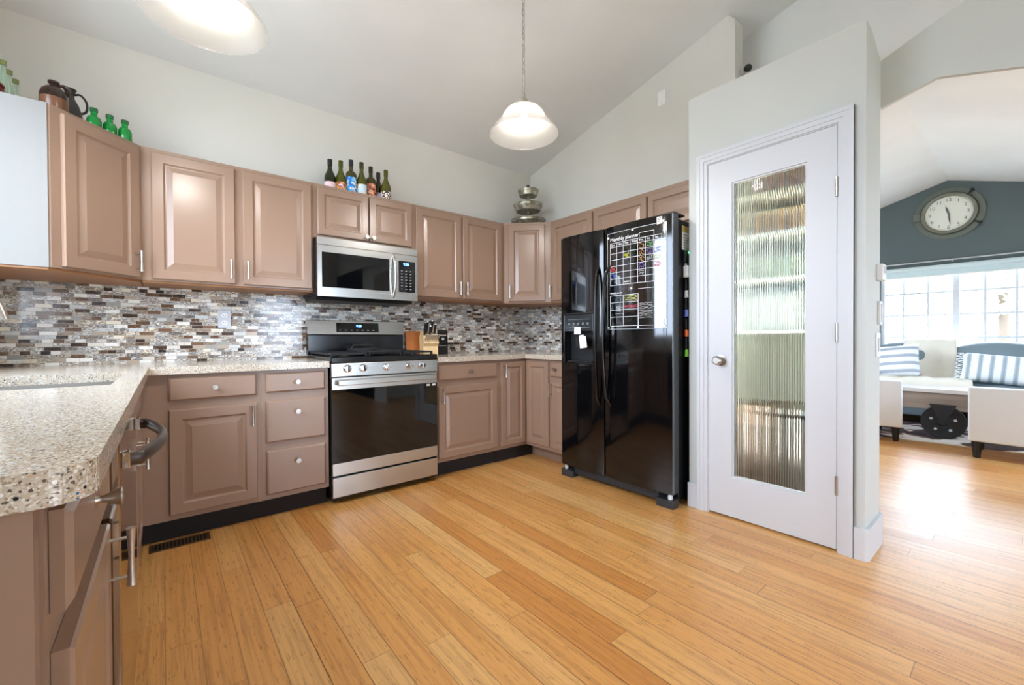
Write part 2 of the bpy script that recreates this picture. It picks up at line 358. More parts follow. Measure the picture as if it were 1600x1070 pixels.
# windows
def window(n, axis, d, a0, a1, z0, z1, bars_a, bars_z, mull=(), t=0.045, depth=0.09, bt=0.024):
    b = MB()
    def bx(u0, u1, w0, w1, e0, e1): b.box(u0, u1, e0, e1, w0, w1) if axis == 'y' else b.box(e0, e1, u0, u1, w0, w1)
    e0, e1 = d-depth/2, d+depth/2
    bx(a0, a0+t, z0, z1, e0, e1); bx(a1-t, a1, z0, z1, e0, e1); bx(a0+t, a1-t, z0, z0+t, e0, e1); bx(a0+t, a1-t, z1-t, z1, e0, e1)
    for mm in mull: bx(mm-0.028, mm+0.028, z0+t, z1-t, e0, e1)
    o = struct('window_%d' % n, b, M['trim'])
    g = MB()
    def gx(u0, u1, w0, w1, q): g.box(u0, u1, d-q, d+q, w0, w1) if axis == 'y' else g.box(d-q, d+q, u0, u1, w0, w1)
    for q in bars_a: gx(q-bt/2, q+bt/2, z0+t, z1-t, 0.008)
    for q in bars_z: gx(a0+t, a1-t, q-bt/2, q+bt/2, 0.0075)
    if bars_a or bars_z: g.build('window_grille', M['trim'], o)
    p = MB()
    if axis == 'y': p.add([(a0+t, d, z0+t), (a1-t, d, z0+t), (a1-t, d, z1-t), (a0+t, d, z1-t)], [(0, 1, 2, 3)])
    else: p.add([(d, a0+t, z0+t), (d, a1-t, z0+t), (d, a1-t, z1-t), (d, a0+t, z1-t)], [(0, 1, 2, 3)])
    p.build('pane', M['clear'], o); return o
window(1, 'x', 4.87, -3.58, -2.09, 0.73, 1.93, [-2.328, -2.569, -3.083, -3.339], [1.035, 1.334, 1.633], [-2.832])
window(2, 'x', -3.87, -2.20, -0.70, 1.04, 2.44, [], [], [-1.45])
window(3, 'y', -6.72, -1.60, -0.60, 0.02, 2.10, [], [], [])
window(4, 'y', -5.17, 1.5, 3.3, 0.75, 1.95, [], [], [2.4])  # unseen window, added to light the living room from the side
window(5, 'x', -3.87, -5.05, -4.15, 1.15, 2.15, [], [], [])  # unseen window, added to throw daylight on the pantry front and fridge
window(6, 'y', -0.35, 1.7, 3.5, 0.75, 1.95, [], [], [2.6])  # window hidden by the pantry, added to brighten the living room
# backsplash
struct('trim_backsplash_1', MB().box(XL+0.001, -0.008, -0.008, -0.001, 0.90, 1.385), M['tile_x'])
struct('trim_backsplash_2', MB().box(-0.008, -0.001, -1.20, -0.0085, 0.90, 1.385), M['tile_y'])
# pantry door casing, baseboards
b = MB()
for wd, d0 in ((0.06, 0.012), (0.042, 0.017), (0.018, 0.021)):
    b.box(PX-d0, PX, -2.148-wd, -2.148, 0, 2.143); b.box(PX-d0, PX, -2.908, -2.908+wd, 0, 2.143); b.box(PX-d0, PX, -2.908+wd, -2.148-wd, 2.143-wd, 2.143)
struct('trim_1', b, M['trim'])
b = MB(); b.box(PX-0.004, PX+0.11, -2.2138, -2.2085, 0, 2.083); b.box(PX-0.004, PX+0.11, -2.8475, -2.8422, 0, 2.083); b.box(PX-0.004, PX+0.11, -2.842, -2.214, 2.0772, 2.083)
struct('trim_2', b, M['trim'])
struct('baseboard_pantry_left', MB().box(PX-0.016, PX-0.001, -2.147, -2.085, 0, 0.15), M['trim'], None, 0.004)
b = MB().prism([(PX-0.016, -2.909), (PX-0.016, -2.952), (PX-0.002, -2.966), (-0.262, -2.966), (-0.262, -2.9505), (PX-0.001, -2.9505), (PX-0.001, -2.909)], 0, 0.15)
struct('baseboard_pantry_right', b, M['trim'], None, 0.004)
struct('baseboard_living', MB().box(4.78, 4.799, -5.09, -0.41, 0, 0.13), M['trim'])
# pantry door: slab with one tall reeded pane
d = struct('door_1', wall_with_hole('x', -2.8402, -2.2158, 0.012, 2.0752, PX-0.003, PX+0.034, [(-2.7161, -2.3476, 0.2388, 1.9384)]), M['trim'])
b = MB()
for y0, y1, z0, z1 in ((-2.716, -2.7075, 0.239, 1.938), (-2.3565, -2.348, 0.239, 1.938), (-2.7075, -2.3565, 0.239, 0.2475), (-2.7075, -2.3565, 1.9295, 1.938)): b.box(PX+0.004, PX+0.030, y0, y1, z0, z1)
b.build('glass_bead', M['trim'], d)
def reeded():
    mt = pmat('reeded_glass', (238, 246, 242), 0.03); q = mt.node_tree.nodes['Principled BSDF']
    q.inputs['Transmission Weight'].default_value = 1.0; q.inputs['IOR'].default_value = 1.42; return mt
pts = []; n = 30; y0, y1 = -2.7074, -2.3566; pw = (y1-y0)/n
for i in range(n):
    for j in range(8):
        t = j/8.0; pts.append((PX+0.0135-0.0042*math.sin(PI*t), y0+pw*(i+t)))
pts.append((PX+0.0135, y1)); pts += [(PX+0.018, y1), (PX+0.018, y0)]
b = MB(); nn = len(pts)
vs = [(p[0], p[1], h) for h in (0.2476, 1.9294) for p in pts]
b.add(vs, [tuple(range(nn))[::-1], tuple(range(nn, 2*nn))] + [(i, (i+1) % nn, nn+(i+1) % nn, nn+i) for i in range(nn)])
g = b.build('pane', reeded(), d)
k_ = MB().lathe([(0.0, -0.066), (0.018, -0.066), (0.026, -0.058), (0.028, -0.045), (0.022, -0.033), (0.012, -0.028), (0.012, -0.010), (0.032, -0.008), (0.033, -0.0032)], (PX, -2.285, 0.916), 24, 'x')
k_.build('door_knob', M['nickel'], d)['label'] = 'satin nickel door knob'
MB().box(PX-0.0045, PX+0.02, -2.2157, -2.2143, 0.886, 0.946).build('strike', M['nickel'], d)
for z in (1.775, 1.07, 0.325):
    MB().lathe([(0.0, z-0.048), (0.007, z-0.046), (0.007, z+0.046), (0.0, z+0.048)], (PX-0.010, -2.8425, 0), 10).box(PX-0.006, PX-0.0035, -2.8465, -2.836, z-0.044, z+0.044).build('hinge', M['nickel'], d)

# ------------------------------------------------------------------ cabinet fittings
PULL = None; KNOB = None
def pull_mesh(L=0.112):
    b = MB(); b.lathe([(0.0, 0), (0.0082, 0.0), (0.0072, 0.010), (0.0048, L*0.5), (0.0072, L-0.010), (0.0082, L), (0.0, L)], (0, -0.032, 0), 14)
    for z in (0.018, L-0.018): b.tube([(0, 0, z), (0, -0.032, z)], 0.0032, 8)
    return b
def knob_mesh():
    return MB().lathe([(0.0075, 0), (0.006, -0.004), (0.0052, -0.008), (0.0145, -0.030), (0.0135, -0.032), (0.0, -0.0325)], (0, 0, 0), 18, 'y')
def fit(kind, parent, x, z):
    """a pull or knob on a door front, in the door's own frame"""
    global PULL, KNOB
    if kind == 'pull':
        if PULL is None: PULL = pull_mesh().build('handle', M['nickel'], parent); o = PULL
        else: o = PULL.copy(); col.objects.link(o); o.parent = parent
    else:
        if KNOB is None: KNOB = knob_mesh().build('knob', M['nickel'], parent); o = KNOB
        else: o = KNOB.copy(); col.objects.link(o); o.parent = parent
    o.location = (x, -0.02, z); return o
def panel_door(parent, x0, x1, z0, z1, hw=None, y=0.0, st=0.052):
    L = [(0.0, -0.016), (0.004, -0.02), (st, -0.02), (st+0.003, -0.0165), (st+0.008, -0.011), (st+0.015, -0.011), (st+0.040, -0.0175), (st+0.043, -0.0185)]
    b = MB().rings(x0, x1, z0, z1, L, -0.0005); o = b.build('door', M['taupe'], parent)
    if hw: fit('pull' if hw[0] == 'p' else 'knob', o, hw[1], hw[2])
    return o
def drawer(parent, x0, x1, z0, z1, kx=None, kz=None):
    o = MB().rings(x0, x1, z0, z1, [(0.0, -0.013), (0.009, -0.02)], -0.0005).build('drawer', M['taupe'], parent)
    if kx is None: kx, kz = (x0+x1)/2, (z0+z1)/2
    if kx is not False: fit('knob', o, kx, kz)
    return o
ZT, ZD, ZE, ZB = 0.8546, 0.7345, 0.6891, 0.1447
def base_body(parent, x0, x1, depth=0.60, kick=0.06, toe=None, kx0=0.0, kx1=0.0):
    MB().box(x0, x1, 0.0, depth, 0.115, 0.874).build('body', M['taupe'], parent)
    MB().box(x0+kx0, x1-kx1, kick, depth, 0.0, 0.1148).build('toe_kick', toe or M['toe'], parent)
YB = -0.615
def back(x): return x
# base run on the stove wall (local x runs along the wall, front at local y = 0)
t = thing('base_cabinet', 'taupe base cabinet with one wide drawer over a raised-panel door, above the floor vent', 'cabinet', (-3.188, YB, 0))
base_body(t, 0.0, 0.533, kx0=0.0)
drawer(t, 0.117, 0.510, ZD, ZT, 0.311, 0.795); panel_door(t, 0.117, 0.510, ZB, ZE, ('p', 0.487, 0.565))
t = thing('drawer_cabinet', 'taupe three-drawer base cabinet beside the stove', 'cabinet', (-2.6545, YB, 0))
base_body(t, 0.0, 0.370)
drawer(t, 0.0236, 0.3486, ZD+0.006, ZT); drawer(t, 0.0236, 0.3486, 0.448, 0.692, 0.186, 0.620); drawer(t, 0.0236, 0.3486, ZB, 0.402, 0.186, 0.325)
t = thing('base_cabinet', 'taupe base cabinet with drawer and single door, below the knife block', 'cabinet', (-1.5165, YB, 0))
base_body(t, 0.0, 0.590)
drawer(t, 0.016, 0.568, ZD, ZT); panel_door(t, 0.016, 0.568, ZB, ZE, ('p', 0.046, 0.565))
t = thing('corner_cabinet', 'corner base cabinet whose two narrow doors meet at a right angle', 'cabinet', (0, 0, 0))
b = MB().prism([(-0.926, YB), (YB, YB), (YB, -0.920), (-0.012, -0.920), (-0.012, -0.012), (-0.926, -0.012)], 0.115, 0.874); b.build('body', M['taupe'], t)
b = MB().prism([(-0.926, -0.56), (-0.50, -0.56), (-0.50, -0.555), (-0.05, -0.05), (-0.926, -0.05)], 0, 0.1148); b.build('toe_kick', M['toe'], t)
MB().prism([(-0.494, -0.562), (-0.494, -0.920), (-0.05, -0.920), (-0.05, -0.07)], 0, 0.1146).build('toe_kick', M['taupe'], t)['label'] = 'taupe painted toe kick'
dd = panel_door(t, -0.9032, -0.6375, ZB, ZT, None, 0, 0.045); dd.location = (0, YB, 0); fit('pull', dd, -0.878, 0.725)
dd = panel_door(t, 0.6375, 0.9108, ZB, ZT, None, 0, 0.045); dd.rotation_euler = (0, 0, -PI/2); dd.location = (YB, 0, 0)
t = thing('base_cabinet', 'narrow taupe base cabinet half hidden by the black refrigerator', 'cabinet', (YB, -0.922, 0), -PI/2)
base_body(t, 0.0, 0.206, kick=0.12, toe=M['taupe'])
drawer(t, 0.018, 0.197, ZD, ZT, 0.085, 0.80); panel_door(t, 0.018, 0.197, ZB, ZE, ('p', 0.034, 0.575), 0, 0.03)
# left run below the sink window, facing +x
XF = -3.192
t = thing('base_cabinet', 'taupe base cabinet at the counter end, nearest the camera', 'cabinet', (XF, -2.742, 0), PI/2)
base_body(t, 0.0, 0.470)
MB().box(-0.018, -0.0005, 0.004, 0.60, 0.0, 0.874).build('end_panel', M['taupe'], t)
MB().box(-0.024, -0.0185, 0.004, 0.075, 0.0, 0.874).build('end_stile', M['taupe'], t)
drawer(t, 0.022, 0.462, ZD, ZT, 0.235, 0.800); panel_door(t, 0.022, 0.462, ZB, ZE, ('p', 0.422, 0.572))
t = thing('sink_cabinet', 'taupe sink base cabinet between dishwasher and corner', 'cabinet', (XF, -1.655, 0), PI/2)
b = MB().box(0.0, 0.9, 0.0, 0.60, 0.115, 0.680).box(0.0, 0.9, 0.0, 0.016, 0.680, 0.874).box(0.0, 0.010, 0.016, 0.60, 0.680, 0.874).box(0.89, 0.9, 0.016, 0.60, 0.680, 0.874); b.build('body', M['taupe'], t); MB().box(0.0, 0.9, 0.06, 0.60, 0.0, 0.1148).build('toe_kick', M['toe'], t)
drawer(t, 0.022, 0.878, ZD, ZT, False); panel_door(t, 0.022, 0.444, ZB, ZE, ('p', 0.420, 0.545)); panel_door(t, 0.456, 0.878, ZB, ZE, ('p', 0.480, 0.545))
MB().box(0.9005, 1.0395, 0.0, 0.02, 0.115, 0.874).build('filler_strip', M['taupe'], t)

# wall cabinets
ZU0, ZU1, Z0, Z1 = 1.3964, 2.1047, 1.385, 2.128
def wall_body(parent, x0, x1, z0, depth=0.295):
    MB().box(x0, x1, 0.0, depth, z0, Z1).build('body', M['taupe'], parent)
    MB().box(x0, x1, 0.012, depth, z0-0.010, z0-0.0005).build('bottom_panel', M['under'], parent)
YU = -0.305
t = thing('wall_cabinet', 'two-door taupe wall cabinet left of the microwave', 'cabinet', (-3.1755, YU, 0), 0, 'wall cabinets')
wall_body(t, 0.0, 0.890, Z0); panel_door(t, 0.043, 0.4355, ZU0, ZU1, ('p', 0.413, 1.425)); panel_door(t, 0.4790, 0.877, ZU0, ZU1, ('p', 0.501, 1.425))
t = thing('wall_cabinet', 'short taupe wall cabinet above the microwave, wine bottles on top', 'cabinet', (-2.285, YU, 0), 0, 'wall cabinets')
wall_body(t, 0.0, 0.750, 1.756); panel_door(t, 0.026, 0.381, 1.7775, ZU1, ('k', 0.362, 1.800), 0, 0.045); panel_door(t, 0.392, 0.730, 1.7775, ZU1, ('k', 0.411, 1.800), 0, 0.045)
t = thing('wall_cabinet', 'two-door taupe wall cabinet between microwave and tiered tray corner', 'cabinet', (-1.5345, YU, 0), 0, 'wall cabinets')
wall_body(t, 0.0, 0.918, Z0); panel_door(t, 0.0195, 0.4395, ZU0, ZU1, ('p', 0.416, 1.425)); panel_door(t, 0.4615, 0.880, ZU0, ZU1, ('p', 0.485, 1.425))
t = thing('corner_wall_cabinet', 'angled corner wall cabinet under the jugs, with pale side panel', 'cabinet', (-3.478, -0.607, 0), PI/4, 'wall cabinets')
R = lambda x, y: ((x+3.478)*math.cos(PI/4)+(y+0.607)*math.sin(PI/4), -(x+3.478)*math.sin(PI/4)+(y+0.607)*math.cos(PI/4))
poly = [R(-3.478, -0.607), R(-3.176, -0.305), R(-3.176, -0.009), R(-3.796, -0.009), R(-3.796, -0.607)]
MB().prism(poly, Z0, Z1).build('body', M['taupe'], t)
MB().prism([R(-3.49, -0.6), R(-3.185, -0.29), R(-3.18, -0.01), R(-3.796, -0.01), R(-3.796, -0.6)], Z0-0.010, Z0-0.0005).build('bottom_panel', M['under'], t)
MB().prism([R(-3.486, -0.6075), R(-3.796, -0.6075), R(-3.796, -0.611), R(-3.486, -0.611)], Z0, Z1).prism([R(-3.486, -0.6112), R(-3.508, -0.6112), R(-3.508, -0.614), R(-3.486, -0.614)], Z0, Z1).build('side_panel', M['endwhite'], t)['label'] = 'pale off-white side panel'
panel_door(t, 0.040, 0.402, ZU0, ZU1, ('p', 0.378, 1.425))
t = thing('corner_wall_cabinet', 'angled corner wall cabinet below the tiered metal tray', 'cabinet', (-0.6150, -0.305, 0), -PI/4, 'wall cabinets')
R2 = lambda x, y: ((x+0.615)*math.cos(PI/4)-(y+0.305)*math.sin(PI/4), (x+0.615)*math.sin(PI/4)+(y+0.305)*math.cos(PI/4))
poly = [R2(-0.615, -0.305), R2(-0.305, -0.615), R2(-0.009, -0.615), R2(-0.009, -0.009), R2(-0.615, -0.009)]
MB().prism(poly, Z0, Z1).build('body', M['taupe'], t)
MB().prism([R2(-0.61, -0.29), R2(-0.29, -0.61), R2(-0.01, -0.61), R2(-0.01, -0.01), R2(-0.61, -0.01)], Z0-0.010, Z0-0.0005).build('bottom_panel', M['under'], t)
panel_door(t, 0.045, 0.385, ZU0, ZU1, ('p', 0.064, 1.425))
t = thing('wall_cabinet', 'tall taupe wall cabinet squeezed between corner unit and refrigerator', 'cabinet', (YU, -0.6155, 0), -PI/2, 'wall cabinets')
wall_body(t, 0.0, 0.514, Z0); panel_door(t, 0.020, 0.507, ZU0, ZU1, ('p', 0.040, 1.425))
t = thing('wall_cabinet', 'shallow two-door taupe wall cabinet over the refrigerator', 'cabinet', (YU, -1.130, 0), -PI/2, 'wall cabinets')
wall_body(t, 0.0, 0.957, 1.838); panel_door(t, 0.010, 0.507, 1.850, ZU1-0.01, None, 0, 0.045); panel_door(t, 0.518, 0.950, 1.850, ZU1-0.01, None, 0, 0.045)

# countertops
t = thing('countertop', 'speckled beige stone countertop running around the sink corner', 'countertop', (0, 0, 0))
ZT0, ZT1 = 0.8745, 0.914
def rounded(cx, cy, r, a0, a1, n=7): return [(cx+r*math.cos(math.radians(a0+(a1-a0)*i/n)), cy+r*math.sin(math.radians(a0+(a1-a0)*i/n))) for i in range(n+1)]
b = MB()
b.prism([(-3.796, -0.0085), (-2.2845, -0.0085), (-2.2845, -0.65), (-3.1475, -0.65), (-3.1475, -0.93), (-3.796, -0.93)], ZT0, ZT1)
b.prism([(-3.215, -0.93), (-3.1475, -0.93), (-3.1475, -1.64), (-3.215, -1.64)], ZT0, ZT1)
b.prism([(-3.796, -0.93), (-3.64, -0.93), (-3.64, -1.64), (-3.796, -1.64)], ZT0, ZT1)
b.prism([(-3.796, -1.64), (-3.1475, -1.64)] + rounded(-3.1925, -2.735, 0.045, 0, -90) + [(-3.796, -2.78)], ZT0, ZT1)
b.build('slab', M['quartz'], t, 0.0)
t = thing('countertop', 'speckled stone countertop between stove and refrigerator', 'countertop', (0, 0, 0))
MB().prism([(-1.516, -0.0085), (-0.0085, -0.0085), (-0.0085, -1.129), (-0.65, -1.129), (-0.65, -0.65), (-1.516, -0.65)], ZT0, ZT1).build('slab', M['quartz'], t, 0.003)
# sink and tap
t = thing('sink', 'undermounted stainless steel kitchen sink', 'sink', (-3.4275, -1.285, 0.8740))
b = MB(); q = [(-0.225, 0.37), (-0.216, 0.358), (-0.205, 0.345)]
def ring(wx, wy, z): return [(-wx, -wy, z), (wx, -wy, z), (wx, wy, z), (-wx, wy, z)]
vs = ring(0.226, 0.37, 0) + ring(0.2125, 0.355, 0) + ring(0.20, 0.343, -0.165) + ring(0.17, 0.31, -0.185)
b.add(vs, [(i*4+k, i*4+(k+1) % 4, (i+1)*4+(k+1) % 4, (i+1)*4+k) for i in range(3) for k in range(4)] + [(12, 13, 14, 15)])
b.build('basin', M['steel'], t); MB().lathe([(0.0, -0.178), (0.035, -0.178), (0.042, -0.184)], (0, 0, 0), 20).build('drain', M['chrome'], t)
t = thing('faucet', 'brushed nickel kitchen faucet with arched spout over the sink', 'faucet', (-3.715, -1.29, 0.9142))
MB().lathe([(0.03, 0), (0.03, 0.008), (0.019, 0.014), (0.017, 0.10), (0.0, 0.105)], (0, 0, 0), 20).build('base', M['nickel'], t)
pts = [(0, 0, 0.09), (0, 0, 0.27)] + [(0.095-0.095*math.cos(a), 0, 0.27+0.095*math.sin(a)) for a in [PI*i/12 for i in range(1, 11)]] + [(0.198, 0, 0.272)]
MB().tube(pts, 0.0125, 14).build('spout', M['nickel'], t)
MB().tube([(0.197, 0, 0.274), (0.206, 0, 0.250), (0.216, 0, 0.205)], [0.014, 0.017, 0.019], 14).build('spray_head', M['nickel'], t)
MB().tube([(0, -0.015, 0.07), (0.0, -0.045, 0.085), (0.01, -0.09, 0.12)], [0.009, 0.007, 0.006], 10).build('handle', M['nickel'], t)
# ------------------------------------------------------------------ range
t = thing('range', 'stainless gas range with black oven window and five knobs', 'stove', (-2.2772, -0.6375, 0))
W = 0.7537
MB().box(0, W, 0.005, 0.60, 0.03, 0.906).build('body', M['black'], t)
for x in (0.05, W-0.05):
    for y in (0.08, 0.55): MB().lathe([(0.018, 0), (0.018, 0.0295)], (x, y, 0), 12).build('foot', M['blackm'], t)
o = MB().box(0.004, W-0.004, -0.02, 0.004, 0.045, 0.172).build('drawer', M['steel'], t, 0.003); o['label'] = 'stainless warming drawer'
d = MB().box(0.004, W-0.004, -0.02, 0.004, 0.184, 0.262).box(0.004, W-0.004, -0.02, 0.004, 0.728, 0.806).box(0.004, W-0.004, -0.008, 0.004, 0.262, 0.728).build('oven_door', M['steel'], t, 0.002)
MB().box(0.004, W-0.004, -0.019, -0.0085, 0.2625, 0.7275).build('window', M['bglass'], d)
b = MB().box(0.03, W-0.03, -0.066, -0.046, 0.758, 0.792)
b.box(0.03, 0.06, -0.05, -0.02, 0.764, 0.786).box(W-0.06, W-0.03, -0.05, -0.02, 0.764, 0.786); b.build('handle', M['steel'], d, 0.004)
MB().add([(W-0.09, -0.0196, 0.708), (W-0.062, -0.0196, 0.708), (W-0.062, -0.0196, 0.722), (W-0.09, -0.0196, 0.722), (W-0.045, -0.0196, 0.708), (W-0.017, -0.0196, 0.708), (W-0.017, -0.0196, 0.722), (W-0.045, -0.0196, 0.722)], [(0, 1, 2, 3), (4, 5, 6, 7)]).build('sticker', M['paper'], d)
o = MB().prism([(0.004, 0.813), (-0.026, 0.813), (-0.020, 0.897), (0.004, 0.897)], 0.002, W-0.002, 'x').build('control_panel', M['steel'], t, 0.002)
kn0 = None
for x in (0.099, 0.200, 0.362, 0.525, 0.622):
    if kn0 is None:
        kn0 = MB().lathe([(0.026, 0), (0.026, -0.006), (0.0215, -0.008), (0.0195, -0.026), (0.0, -0.028)], (0, 0, 0), 24, 'y').box(-0.005, 0.005, -0.032, -0.027, -0.018, 0.018).build('knob', M['chrome'], t); o = kn0
    else: o = kn0.copy(); col.objects.link(o); o.parent = t
    o.location = (x, -0.0235, 0.862); o.rotation_euler = (0, random.uniform(-0.3, 0.3), 0)
MB().box(0.0, W, -0.022, 0.565, 0.8975, 0.938).build('cooktop', M['black'], t, 0.006)
def grate(x0, x1):
    b = MB(); z = 0.955
    for x in (x0+0.008, x1-0.008): b.box(x-0.006, x+0.006, 0.03, 0.53, z-0.006, z+0.006)
    for i in range(6): y = 0.04+i*0.096; b.box(x0+0.008, x1-0.008, y-0.006, y+0.006, z-0.006, z+0.006)
    for i in range(1, 3): x = x0+(x1-x0)*i/3; b.box(x-0.005, x+0.005, 0.03, 0.53, z-0.006, z+0.005)
    for x in (x0+0.008, x1-0.008):
        for y in (0.035, 0.525): b.box(x-0.007, x+0.007, y-0.007, y+0.007, 0.9382, z)
    return b
for q in ((0.012, 0.25), (0.256, 0.497), (0.503, 0.742)): grate(*q).build('grate', M['iron'], t)
for x in (0.13, 0.377, 0.62):
    for y in (0.14, 0.42): MB().lathe([(0.0, 0.948), (0.035, 0.948), (0.04, 0.9382)], (x, y, 0), 20).build('burner_cap', M['iron'], t)
MB().box(0.003, W-0.003, 0.548, 0.60, 0.9382, 1.085).build('backguard', M['black'], t, 0.004)
c_ = MB().prism([(0.60, 1.0855), (0.536, 1.0855), (0.552, 1.195), (0.60, 1.195)], 0.0, W, 'x').build('console', M['steel'], t, 0.004)
b = MB(); fy = lambda z: 0.536+(z-1.0855)*0.016/0.1095
b.add([(0.205, fy(1.105)-0.002, 1.105), (0.535, fy(1.105)-0.002, 1.105), (0.535, fy(1.178)-0.002, 1.178), (0.205, fy(1.178)-0.002, 1.178)], [(0, 1, 2, 3)]); b.build('display', M['bglass'], c_)
text('clock_digits', '9:28', 0.024, (0.355, fy(1.152)-0.0035, 1.152), M['led'], c_)
b = MB()
for i in range(7): b.box(0.225+i*0.043, 0.239+i*0.043, fy(1.122)-0.0032, fy(1.122)-0.0022, 1.119, 1.123)
b.build('button_print', M['greyplate'], c_)['kind'] = 'stuff'
t = thing('griddle', 'black cast-iron griddle plate lying across the stove burners', 'griddle', (-1.92, -0.42, 0.9612))
b = MB().box(-0.125, 0.125, -0.22, 0.18, 0.0, 0.008); b.box(-0.125, -0.117, -0.22, 0.18, 0.008, 0.018).box(0.117, 0.125, -0.22, 0.18, 0.008, 0.018).box(-0.117, 0.117, 0.172, 0.18, 0.008, 0.022)
b.build('plate', M['iron'], t, 0.002)
MB().tube([(-0.09, 0.176, 0.02), (-0.075, 0.176, 0.045), (0.075, 0.176, 0.045), (0.09, 0.176, 0.02)], 0.007, 10).build('handle', M['iron'], t)

# ------------------------------------------------------------------ over-the-range microwave
t = thing('microwave', 'stainless over-the-range microwave with black window', 'microwave', (-2.2835, -0.37, 1.345))
W, H = 0.735, 0.400
MB().box(0, W, 0.0, 0.360, 0.012, H).build('body', M['blackm'], t)
MB().prism([(0.03, 0.0115), (0.355, 0.0115), (0.33, -0.02), (0.06, -0.02)], 0.01, W-0.01, 'x').build('underside', M['blackm'], t)
MB().box(0, W, -0.03, -0.0005, H-0.052, H).build('vent_strip', M['steel'], t, 0.002)
d = MB().box(0, 0.028, -0.03, -0.0005, 0, H-0.054).box(0.505, 0.560, -0.03, -0.0005, 0, H-0.054).box(0.028, 0.505, -0.03, -0.0005, 0, 0.062).box(0.028, 0.505, -0.03, -0.0005, 0.300, H-0.054).build('door', M['steel'], t)
MB().box(0.0285, 0.5045, -0.0275, -0.002, 0.0625, 0.2995).build('window', M['bglass'], d)
pts = [(0.535, -0.028 - 0.042*math.sin(PI*i/14)**0.6, 0.020+0.320*i/14) for i in range(15)]
MB().tube(pts, 0.0125, 12, squash=0.7).build('handle', M['steel'], d)
c_ = MB().box(0.5605, 0.578, -0.03, -0.0005, 0, H-0.054).box(0.715, W, -0.03, -0.0005, 0, H-0.054).box(0.578, 0.715, -0.03, -0.0005, 0, 0.062).box(0.578, 0.715, -0.03, -0.0005, 0.300, H-0.054).build('control_panel', M['steel'], t)
MB().box(0.5785, 0.7145, -0.0275, -0.002, 0.0625, 0.2995).build('keypad', M['bglass'], c_)
text('clock_digits', '9:28', 0.026, (0.618, -0.0285, 0.275), M['led'], c_)
b = MB()
for r in range(7):
    for q in range(3): b.box(0.598+q*0.036, 0.612+q*0.036, -0.0284, -0.0276, 0.085+r*0.023, 0.0885+r*0.023)
b.build('button_print', M['greyplate'], c_)['kind'] = 'stuff'

# ------------------------------------------------------------------ dishwasher (faces +x)
t = thing('dishwasher', 'stainless dishwasher with dark bowed handle', 'dishwasher', (XF+0.002, -2.268, 0), PI/2)
MB().box(0.002, 0.608, 0.0, 0.56, 0.10, 0.870).build('body', M['blackm'], t)
MB().box(0.01, 0.60, 0.05, 0.55, 0.0, 0.0995).build('toe_kick', M['black'], t)
d = MB().box(0.003, 0.607, -0.032, -0.0005, 0.115, 0.858).build('door', pmat('mirror_steel', (176, 164, 150), 0.10, 1.0), t, 0.003)
pts = [(0.055, -0.040, 0.797), (0.062, -0.062, 0.797)] + [(0.075+0.455*i/12, -0.066-0.034*math.sin(PI*i/12), 0.797) for i in range(13)] + [(0.543, -0.062, 0.797), (0.550, -0.040, 0.797)]
MB().tube(pts, 0.0155, 12, squash=0.62, twist=0).build('handle', pmat('dark_bronze_metal', (84, 74, 70), 0.32, 0.6), d)['label'] = 'dark bowed bar handle'
for x in (0.055, 0.550): MB().box(x-0.013, x+0.013, -0.046, -0.0325, 0.779, 0.815).build('handle_mount', M['chrome'], d, 0.002)

# ------------------------------------------------------------------ refrigerator
FRZ = math.radians(-88.5)
t = thing('refrigerator', 'black side-by-side refrigerator with ice dispenser', 'refrigerator', (-0.722, -1.150, 0), FRZ)
fr = t; FH = 1.808
MB().box(0.004, 0.908, 0.072, 0.648, 0.03, 1.785).build('cabinet', pmat('fridge_side_black', (15, 15, 16), 0.30), t, 0.004)
def ydoor(x):
    x0, x1 = (0.0, 0.398) if x < 0.404 else (0.410, 0.912)
    u = (x-(x0+x1)/2)/((x1-x0)/2); return -0.016*(1-u*u)+0.004*abs(u)**8
def fridge_door(x0, x1, z0, z1, hole=None):
    xs = [x0+(x1-x0)*i/24 for i in range(25)]; zs = [z0, z1]
    if hole: xs = sorted([x for x in xs if min(abs(x-hole[0]), abs(x-hole[1])) > 0.006] + [hole[0], hole[1]]); zs = [z0, hole[2], hole[3], z1]
    vs = [(x, ydoor(x), z) for z in zs for x in xs]; n = len(xs); fs = []
    for j in range(len(zs)-1):
        for i in range(n-1):
            if hole and j == 1 and xs[i] >= hole[0]-1e-6 and xs[i+1] <= hole[1]+1e-6: continue
            fs.append((j*n+i, j*n+i+1, (j+1)*n+i+1, (j+1)*n+i))
    b = MB().add(vs, fs, True)
    yb = 0.066
    b.add([(x0, ydoor(x0), z0), (x0, yb, z0), (x0, yb, z1), (x0, ydoor(x0), z1)], [(0, 1, 2, 3)]); b.add([(x1, ydoor(x1), z0), (x1, yb, z0), (x1, yb, z1), (x1, ydoor(x1), z1)], [(3, 2, 1, 0)])
    for z in (z0, z1): b.add([(x, ydoor(x), z) for x in xs] + [(x1, yb, z), (x0, yb, z)], [tuple(range(n+2))])
    b.add([(x0, yb, z0), (x1, yb, z0), (x1, yb, z1), (x0, yb, z1)], [(0, 1, 2, 3)])
    return b
HOLE = (0.052, 0.318, 0.872, 1.225)
dl = fridge_door(0.0, 0.398, 0.088, FH, HOLE).build('door', M['fridge'], t)
dr = fridge_door(0.410, 0.912, 0.088, FH).build('door', M['fridge'], t)
